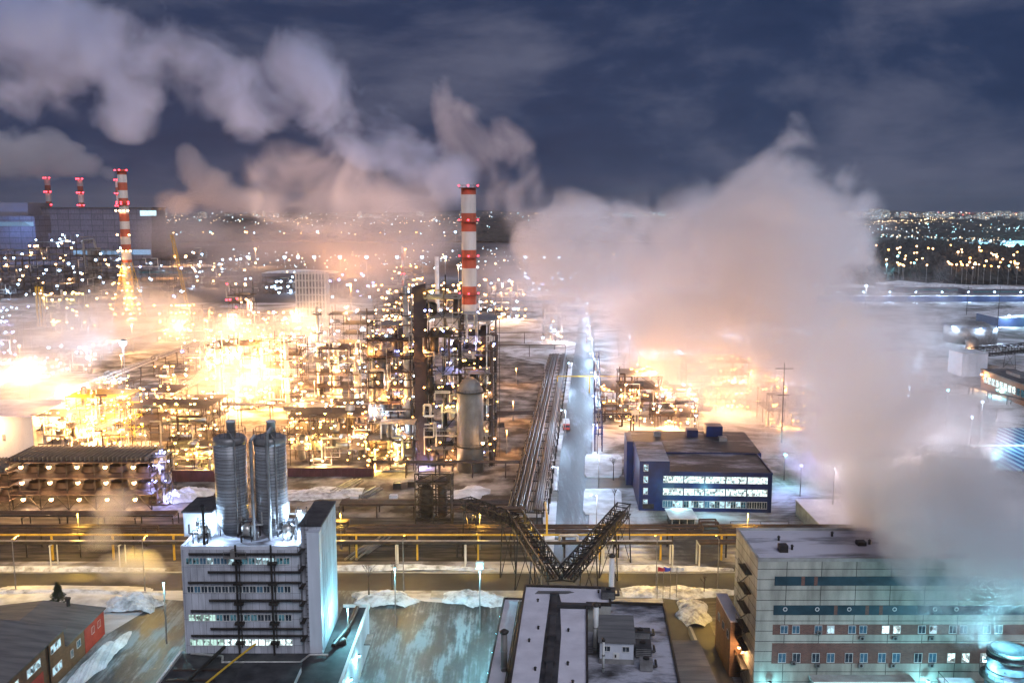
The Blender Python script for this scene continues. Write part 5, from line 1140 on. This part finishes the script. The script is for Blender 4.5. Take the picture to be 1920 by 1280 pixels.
# flags
for i, (px, m_) in enumerate(((1232, 'cloth_red'), (1243, 'cloth_blue'), (1256, 'cloth_white'), (1268, 'cloth_white'))):
    q = gp(px, 1122); lb = ['red flag, first of four on the snow ridge', 'blue flag on the snow ridge pole', 'white flag next to the blue one', 'white flag at the right end of the row'][i]
    T = thing('flagpole', lb, 'flag', q); b = MB(); b.tube(q, q+Vector((0, 0, 7)), .07, n=6); b.build('pole', 'grey_steel', T)
    b = MB(); vs = []; n_ = 6
    for j in range(n_+1):
        y_ = .15*math.sin(j*1.2+i); vs += [(q.x+j*.25, q.y+y_, 5.9+.02*j), (q.x+j*.25, q.y+y_, 6.9-.04*j)]
    b.add(vs, [(2*j, 2*j+2, 2*j+3, 2*j+1) for j in range(n_)]); b.build('flag', m_, T)

# ---------------------------------------------------------------- trees
def bare_tree(label, px, py, h, seed, Y=None):
    q = gp(px, py); r_ = random.Random(seed); T = thing('bare_tree', label, 'tree', q)
    b = MB(); b.tube(q-Vector((0, 0, .2)), q+Vector((0, 0, h*.35)), h*.022, h*.016, n=7); b.build('trunk', 'bark', T)
    b = MB()
    def grow(p, d_, l, r, k):
        e = p+d_*l; b.tube(p, e, r, r*.6, n=4, cap=False)
        if k == 0: return
        for j in range(3 if k > 1 else 4):
            nd = (d_+Vector((r_.uniform(-.7, .7), r_.uniform(-.7, .7), r_.uniform(-.05, .4)))).normalized(); grow(p+d_*l*r_.uniform(.5, 1), nd, l*r_.uniform(.55, .8), r*.55, k-1)
    grow(q+Vector((0, 0, h*.33)), Vector((0, 0, 1)), h*.25, h*.016, 4); b.build('crown', 'bark', T)
for i, (px, py, h, lb) in enumerate(((1835, 785, 7, 'bare bushy tree on the right snow bank'), (1868, 788, 6, 'smaller bare tree next to the pipeline on the right bank'), (1150, 900, 8, 'bare tree on the upper snow plot by the blue office'), (1152, 960, 8, 'bare tree on the lower snow plot by the blue office'), (692, 1125, 9, 'bare tree beside the white block, left of the grey heap'), (735, 1110, 8, 'thin bare tree behind the grey snow heap'), (1040, 655, 9, 'dark bare tree beyond the street rack'), (1170, 690, 9, 'dark bare tree right of the street'), (1160, 668, 10, 'hazy bare tree at the back of the street'), (1060, 600, 11, 'tall bare tree at the left of the street end'), (1320, 1115, 5, 'small bare tree on the ridge beside the lane'))):
    bare_tree(lb, px, py, h, i+10)
T = thing('conifer_tree', 'small bushy dark conifer behind the low brick roof', 'tree', gp(112, 1160)); q = gp(112, 1160); r_ = random.Random(8)
b = MB(); b.tube(q, q+Vector((0, 0, 7)), .22, .06, n=7); b.build('trunk', 'bark', T)
b = MB()
for i in range(2600):
    t = r_.random()**.8; z = 1.0+t*6.6; rr = (1-t)*3.0*(.35+.65*r_.random())*(1+.3*math.sin(z*5)); a = r_.uniform(0, 6.283); p = q+Vector((rr*math.cos(a), rr*math.sin(a), z-rr*.2)); dv = Vector((math.cos(a), math.sin(a), r_.uniform(-.3, .4)))*.34; sv = Vector((-math.sin(a), math.cos(a), r_.uniform(-.3, .3)))*.13
    b.add([p-sv, p+dv, p+sv], [(0, 1, 2)])
b.build('crown', 'needles', T)

# woods on the right, far tree belts
r_ = random.Random(77); b = MB()
def clump(x, y, h, w):
    n = 5; vs = [(x, y, h)]; 
    for lv, (rr, zz_) in enumerate(((w*.55, h*.8), (w, h*.4), (w*.7, 0))):
        for i in range(n):
            a = 6.283*i/n+lv*.6+r_.random()*.5; k = r_.uniform(.7, 1.2); vs.append((x+rr*k*math.cos(a), y+rr*k*math.sin(a), zz_*r_.uniform(.85, 1.1)))
    fs = [(0, 1+i, 1+(i+1) % n) for i in range(n)]
    for lv in range(2):
        for i in range(n): p = 1+lv*n; fs.append((p+i, p+n+i, p+n+(i+1) % n, p+(i+1) % n))
    b.add(vs, fs)
for i in range(5200):
    py = r_.uniform(462, 534); px = r_.uniform(1560, 2060) if r_.random() < .85 else r_.uniform(1300, 2060); q = gp(px, py); clump(q.x, q.y, r_.uniform(9, 20), r_.uniform(5, 11))
stuff(b.build('forest', 'forest_dark'), 'dark leafless woods on the right below the distant city lights', 'forest')
b = MB()
for i in range(4500):
    py = r_.uniform(399, 455); px = r_.uniform(-80, 2000); q = gp(px, py); k = 1 if q.y < 3000 else 2.2; clump(q.x, q.y, r_.uniform(8, 16)*k**.5, r_.uniform(10, 40)*k)
stuff(b.build('tree_belt', 'forest_dark'), 'dark far tree belts across the plain', 'forest')

# distant city
r_ = random.Random(31); 
def octa(b, p, r):
    b.add([p+Vector((r, 0, 0)), p+Vector((0, r, 0)), p+Vector((-r, 0, 0)), p+Vector((0, -r, 0)), p+Vector((0, 0, r)), p+Vector((0, 0, -r))], [(0, 1, 4), (1, 2, 4), (2, 3, 4), (3, 0, 4), (1, 0, 5), (2, 1, 5), (3, 2, 5), (0, 3, 5)])
fl = {k: MB() for k in ('far_warm', 'far_cold', 'far_teal', 'far_red')}
def fl_add(px, py, k, s=1.0):
    q = gp(px, py+1.5); q.z = 12+min(26, q.y*.006); octa(fl[k], q, max(.6, q.y*.00040)*(.35+1.5*r_.random()**3)*s)
for i in range(700):
    py = 400+abs(r_.gauss(0, 22)); px = r_.uniform(-20, 1940); k = r_.choice(['far_warm', 'far_warm', 'far_cold', 'far_teal'])
    if py > 470: continue
    fl_add(px, py, k, r_.uniform(.5, 1.3))
for i in range(330):   # denser town lights right and left of centre
    fl_add(r_.uniform(1590, 1930), r_.uniform(402, 412), r_.choice(['far_warm', 'far_cold', 'far_red', 'far_warm']), r_.uniform(.5, 1.1))
for i in range(58):    # highway lamps
    t = i/58; fl_add(1585+t*210, 434-t*11+1.2*math.sin(i), 'far_warm', 1.35); fl_add(1588+t*190, 438-t*8, 'far_warm', .9)
for i in range(150): fl_add(r_.uniform(1560, 1930), r_.gauss(447, 6), r_.choice(['far_cold', 'far_teal', 'far_cold', 'far_warm']), r_.uniform(.6, 1.4))
for i in range(170): t = r_.random(); fl_add(1650+t*250, 462+t*12+r_.gauss(0, 3), r_.choice(['far_cold', 'far_teal', 'far_warm']), r_.uniform(.6, 1.5))
for i in range(120): fl_add(r_.uniform(1150, 1250), r_.gauss(412, 6), 'far_teal', r_.uniform(.5, 1.0))
for i in range(150): fl_add(r_.uniform(300, 870), r_.gauss(430, 4), r_.choice(['far_warm', 'far_cold', 'far_warm']), r_.uniform(.7, 1.7))
for i in range(200): fl_add(r_.uniform(0, 150), r_.gauss(444, 7), r_.choice(['far_cold', 'far_cold', 'far_teal', 'far_warm']), r_.uniform(.8, 2.0))
for i in range(330): fl_add(r_.uniform(380, 1120), r_.gauss(512, 14), r_.choice(['far_cold', 'far_warm', 'far_cold']), r_.uniform(.6, 1.6))
for i in range(80): fl_add(r_.uniform(1100, 1560), r_.uniform(420, 600), r_.choice(['far_cold', 'far_warm']), r_.uniform(.8, 1.6))
for k, n, lb in (('far_warm', 'city_lights', 'scattered warm lights of the distant city'), ('far_cold', 'city_lights', 'scattered white lights of the distant city'), ('far_teal', 'city_lights', 'scattered teal lights of the distant city'), ('far_red', 'city_lights', 'tiny red lights on the distant skyline')):
    stuff(fl[k].build(n, k), lb, 'lights')
for i in range(70):    # lamps in front of and between the woods
    px, py = r_.uniform(1640, 1915), r_.choice([r_.uniform(480, 520), r_.gauss(528, 5)]); 
    pole('orange lamp on a pole at the edge of the woods', px, py+4, 22, r_.choice(['amber', 'warm', 'amber', 'cyan' if i % 9 == 0 else 'amber']), 20000 if i % 8 == 0 else 0, r_.uniform(.5, .95), 'lamps among the dark woods', name='street_lamp')
for i in range(64):
    px = [r_.uniform(1600, 1930), r_.uniform(1625, 1662), r_.uniform(250, 900), r_.uniform(1600, 1930)][i % 4]; Y = r_.uniform(6000, 9000); p = at(px, 400, Y); w = r_.uniform(20, 70); h = r_.uniform(18, 62) if i % 4 != 1 else r_.uniform(55, 80)
    b = MB(); b.box(p.x-w/2, p.x+w/2, Y, Y+30, 0, h); b.box(p.x-w/8, p.x+w/8, Y+5, Y+20, h, h+4)
    tag(b.build('apartment_block', 'city_facade'), 'tiny distant block with lit windows on the skyline', 'building', 'apartment blocks on the skyline')
for i, (px, py0, w, h, lb) in enumerate(((1845, 470, 60, 16, 'bright teal-lit hall beyond the woods'), (1905, 474, 60, 22, 'blue-white lit hall at the right edge beyond the woods'), (1620, 455, 120, 9, 'low lit sheds by the distant highway'))):
    q = gp(px, py0); T = thing('distant_hall', lb, 'building', q); MB().box(q.x-w/2, q.x+w/2, q.y, q.y+40, 0, h).build('wall', 'far_building', T); MB().box(q.x-w/2, q.x+w/2, q.y-.5, q.y, h*.3, h*.7).build('lit_band', 'far_teal' if i < 2 else 'tube_light', T)
    light(q+Vector((0, -20, h)), 260000, 'cyan', T, 1)
hb = MB(); vs = []; 
for i in range(81):
    x = -14000+28000*i/80; z = 30+18*math.sin(i*.37)+14*math.sin(i*.83+1); vs += [(x, 12500, -5), (x, 12900, z), (x, 13600, -5)]
hb.add(vs, [(3*i+j, 3*i+j+1, 3*i+j+4, 3*i+j+3) for i in range(80) for j in (0, 1)]); setting(hb.build('hills', 'forest_dark'))

# ---------------------------------------------------------------- steam
def Bl(px, py, Y, rp, ry=1.0, k=1.0, rx=1.0):
    c_ = at(px, py, Y); s_ = rp*Y/F
    return (c_, (s_*rx, s_*k, s_*ry))
def steam(name, label, blobs, D, amp, scale, thr, gain, detail=4, col=(.97, .97, .97), stretch=(1, 1, 1), dist=.5, step=1.0, hull=1.0, an=.0, cap=1.0):
    m, nt, N, L = nodes(name+'_vapour_%d' % len(MATS))
    out = N('ShaderNodeOutputMaterial'); pv = N('ShaderNodeVolumePrincipled'); L(pv.outputs[0], out.inputs['Volume'])
    pv.inputs['Color'].default_value = (*col, 1); pv.inputs['Anisotropy'].default_value = an
    tc = N('ShaderNodeTexCoord'); cur = None
    for (c_, r) in blobs:
        a = N('ShaderNodeVectorMath'); a.operation = 'MULTIPLY_ADD'; L(tc.outputs['Object'], a.inputs[0])
        a.inputs[1].default_value = tuple(1/v for v in r); a.inputs[2].default_value = tuple(-c_[i]/r[i] for i in range(3))
        d_ = N('ShaderNodeVectorMath'); d_.operation = 'DOT_PRODUCT'; L(a.outputs[0], d_.inputs[0]); L(a.outputs[0], d_.inputs[1])
        k_ = N('ShaderNodeMath'); k_.operation = 'SUBTRACT'; k_.use_clamp = True; k_.inputs[0].default_value = 1; L(d_.outputs['Value'], k_.inputs[1])
        if cur is None: cur = k_
        else: s_ = N('ShaderNodeMath'); s_.operation = 'ADD'; L(cur.outputs[0], s_.inputs[0]); L(k_.outputs[0], s_.inputs[1]); cur = s_
    mp = N('ShaderNodeMapping'); mp.inputs['Scale'].default_value = stretch; L(tc.outputs['Object'], mp.inputs[0])
    n = noise(N, L, mp.outputs[0], scale, detail, dist, .62)
    x_ = N('ShaderNodeMath'); x_.operation = 'MULTIPLY_ADD'; L(n, x_.inputs[0]); x_.inputs[1].default_value = amp; x_.inputs[2].default_value = -amp*.5-thr
    mn = N('ShaderNodeMath'); mn.operation = 'MINIMUM'; L(cur.outputs[0], mn.inputs[0]); mn.inputs[1].default_value = cap
    y_ = N('ShaderNodeMath'); y_.operation = 'ADD'; L(x_.outputs[0], y_.inputs[0]); L(mn.outputs[0], y_.inputs[1])
    z_ = N('ShaderNodeMath'); z_.operation = 'MULTIPLY'; z_.use_clamp = True; L(y_.outputs[0], z_.inputs[0]); z_.inputs[1].default_value = gain
    # nothing outside the blobs
    e_ = N('ShaderNodeMath'); e_.operation = 'MULTIPLY'; e_.use_clamp = True; L(cur.outputs[0], e_.inputs[0]); e_.inputs[1].default_value = 5
    q1 = N('ShaderNodeMath'); q1.operation = 'MULTIPLY'; L(z_.outputs[0], q1.inputs[0]); L(e_.outputs[0], q1.inputs[1])
    q = N('ShaderNodeMath'); q.operation = 'MULTIPLY'; L(q1.outputs[0], q.inputs[0]); q.inputs[1].default_value = D; L(q.outputs[0], pv.inputs['Density'])
    m.cycles.volume_step_rate = step
    bm = bmesh.new()
    for c_, r in blobs: bmesh.ops.create_icosphere(bm, subdivisions=3, radius=1, matrix=Matrix.Translation(c_) @ Matrix.Diagonal((*[v*hull for v in r], 1)))
    me = bpy.data.meshes.new(name); bm.to_mesh(me); bm.free(); o = bpy.data.objects.new(name, me); COL.objects.link(o); me.materials.append(m)
    md = o.modifiers.new('union', 'REMESH'); md.mode = 'VOXEL'; md.voxel_size = max(.5, min(min(r) for c_, r in blobs)/5)
    return stuff(o, label, 'steam')
steam('steam_plume', 'huge pale steam cloud billowing left across the plant', [Bl(1770, 990, 172, 190), Bl(1700, 870, 200, 245), Bl(1640, 740, 250, 255), Bl(1500, 640, 320, 295), Bl(1330, 650, 370, 215), Bl(1420, 515, 370, 215), Bl(1490, 410, 370, 165), Bl(1290, 465, 390, 155), Bl(1120, 525, 410, 190, .85), Bl(1060, 450, 410, 108), Bl(1485, 310, 370, 78, 1.3)],
      .065, 5.4, .03, .33, 1.0, 5, (.995, .965, .985), dist=.5, step=.6, cap=1.1)
steam('steam_plume', 'dense steam column rising straight out of the corner stack', [Bl(1893, 1192, 133, 46, .8), Bl(1872, 1140, 133.5, 105), Bl(1835, 1070, 134, 160), Bl(1800, 990, 137, 170), Bl(1900, 1000, 137, 135), Bl(1740, 930, 150, 165), Bl(1900, 1100, 134, 90)],
      .32, 5.0, .08, .2, .7, 5, (.99, .98, .99), dist=.3, step=.9, cap=.75)
steam('sky_steam_trail', 'long lilac steam trail drifting across the dark sky', [Bl(850, 335, 420, 62), Bl(780, 295, 430, 66), Bl(705, 250, 440, 84, .9), Bl(635, 205, 450, 94), Bl(560, 150, 455, 108), Bl(470, 185, 465, 88), Bl(380, 140, 470, 110, .8), Bl(280, 105, 475, 130, .8), Bl(150, 80, 480, 150, .75), Bl(0, 40, 490, 160, .75), Bl(-150, 20, 500, 170, .7), Bl(250, 210, 470, 90, .7), Bl(60, 180, 480, 100, .7)],
      .07, 4.8, .027, .36, .75, 5, (.7, .79, 1), dist=.5, step=.6, cap=.75)  # bluish light on the trail put into its tint
steam('chimney_steam', 'pinkish steam swirling round the top of the striped chimney', [Bl(865, 335, 425, 88), Bl(935, 310, 425, 84, 1.1), Bl(862, 255, 425, 56, 1.4), Bl(826, 195, 425, 30, 2.2), Bl(965, 370, 425, 66, 1.3), Bl(760, 370, 430, 105, .8), Bl(640, 360, 440, 130, .75), Bl(530, 340, 450, 105, .8)],
      .035, 5.2, .03, .46, .9, 5, (.97, .91, .93), dist=.6, step=.6, cap=.75)
steam('distant_steam', 'grey-pink steam blowing left from the far power chimneys', [Bl(205, 325, 1950, 18), Bl(170, 312, 1950, 30), Bl(130, 300, 1950, 42, .9), Bl(85, 288, 1950, 55), Bl(30, 290, 1950, 60), Bl(-40, 290, 1950, 70)], .02, 2.8, .011, .2, 1.6, 6, (.97, .92, .92))
steam('distant_steam', 'puffy steam column left of centre above the far plant', [Bl(360, 315, 1100, 34, 1.2), Bl(350, 288, 1100, 24), Bl(410, 360, 1100, 48), Bl(455, 380, 1100, 50, .7), Bl(330, 378, 1100, 48, .6), Bl(385, 345, 1100, 44)], .02, 2.8, .022, .2, 1.6, 6, (.97, .91, .9))
steam('distant_steam', 'lilac steam puff rising in front of the dark woods', [Bl(1560, 470, 1100, 75, 1), Bl(1605, 505, 1100, 52, .9), Bl(1640, 532, 1100, 28), Bl(1585, 440, 1100, 50)], .02, 1.4, .02, .15, 1.6, 4)
steam('low_steam', 'glowing fog bank drifting over the left side of the plant', [Bl(70, 630, 420, 190, .5), Bl(230, 590, 480, 160, .5), Bl(30, 730, 350, 170, .55), Bl(480, 650, 400, 150, .6), Bl(330, 610, 480, 140, .5), Bl(620, 600, 480, 140, .5), Bl(160, 760, 330, 120, .5), Bl(430, 720, 350, 120, .5)], .028, 1.3, .016, .12, .8, 3, (.97, .93, .9), dist=0, step=1.6)
steam('low_steam', 'brownish steam veil below the horizon left of the main chimney', [Bl(640, 455, 600, 200, .36), Bl(800, 440, 600, 150, .5), Bl(480, 450, 620, 150, .4), Bl(980, 520, 520, 120, .6), Bl(330, 430, 700, 150, .4), Bl(700, 520, 640, 150, .4), Bl(420, 520, 640, 140, .4)], .014, 3.0, .012, .22, 1.0, 4, (.97, .89, .89), dist=0, step=1.6)
steam('low_steam', 'small steam puff over the boulevard left of the silo block', [Bl(240, 1058, 187, 75, .42), Bl(195, 1010, 200, 55, .6), Bl(280, 1075, 187, 45, .4), Bl(205, 955, 222, 70, .7)], .12, 3.0, .09, .3, 1.0, 4, (.97, .95, .93), dist=0, step=1.6)
# air
b = MB(); b.box(-11500, 11500, -250, 13900, -1, 262)
hz = b.build('haze', None); hz['kind'] = 'stuff'
m, nt, N, L = nodes('haze_air'); out = N('ShaderNodeOutputMaterial'); pv = N('ShaderNodeVolumePrincipled'); L(pv.outputs[0], out.inputs['Volume'])
pv.inputs['Color'].default_value = (.96, .95, .95, 1); pv.inputs['Density'].default_value = .00005; pv.inputs['Anisotropy'].default_value = .4
hz.data.materials.clear(); hz.data.materials.append(m)

# ---------------------------------------------------------------- sky
w = bpy.data.worlds.new('World'); sc.world = w; w.use_nodes = True; nt = w.node_tree; nt.nodes.clear(); N = nt.nodes.new; L = nt.links.new
out = N('ShaderNodeOutputWorld'); bg = N('ShaderNodeBackground'); bg2 = N('ShaderNodeBackground'); ad = N('ShaderNodeAddShader'); L(bg.outputs[0], ad.inputs[0]); L(bg2.outputs[0], ad.inputs[1]); L(ad.outputs[0], out.inputs[0])
tc = N('ShaderNodeTexCoord'); mp = N('ShaderNodeMapping'); mp.inputs['Scale'].default_value = (1.4, 1.4, 3.4); mp.inputs['Rotation'].default_value = (0, .12, 0); L(tc.outputs['Generated'], mp.inputs[0])
f = noise(N, L, mp.outputs[0], 2.6, 8, .25, .6)
c_ = ramp(N, L, f, [(.34, (.003, .017, .062)), (.5, (.016, .034, .092)), (.66, (.085, .098, .165))]); L(c_, bg.inputs[0]); bg.inputs[1].default_value = 1.0
sky = N('ShaderNodeTexSky'); sky.sky_type = 'NISHITA'; sky.sun_disc = False; sky.sun_elevation = R(-4); sky.sun_rotation = R(200); L(sky.outputs[0], bg2.inputs[0]); bg2.inputs[1].default_value = .05

# soft sky glow of the overcast city night, from behind the camera
sl = bpy.data.lights.new('sky_glow', 'SUN'); sl.energy = 2.0; sl.angle = R(40); sl.color = (.82, .85, 1)
so = bpy.data.objects.new('sky_glow', sl); COL.objects.link(so); so.rotation_euler = Vector((-.25, .8, -.75)).to_track_quat('-Z', 'Y').to_euler()
# ---------------------------------------------------------------- render settings
sc.view_settings.view_transform = 'Standard'; sc.view_settings.look = 'None'; sc.view_settings.exposure = 0; sc.view_settings.gamma = 1
c = sc.cycles
c.max_bounces = 5; c.diffuse_bounces = 1; c.glossy_bounces = 2; c.transmission_bounces = 2; c.transparent_max_bounces = 8; c.volume_bounces = 2
c.use_denoising = True; c.use_adaptive_sampling = True; c.adaptive_threshold = .1; c.sample_clamp_indirect = 2.5; c.sample_clamp_direct = 0
c.use_light_tree = True; c.volume_step_rate = 1.0; c.caustics_reflective = False; c.caustics_refractive = False
print('lights', NL[0], 'objects', len(bpy.data.objects))
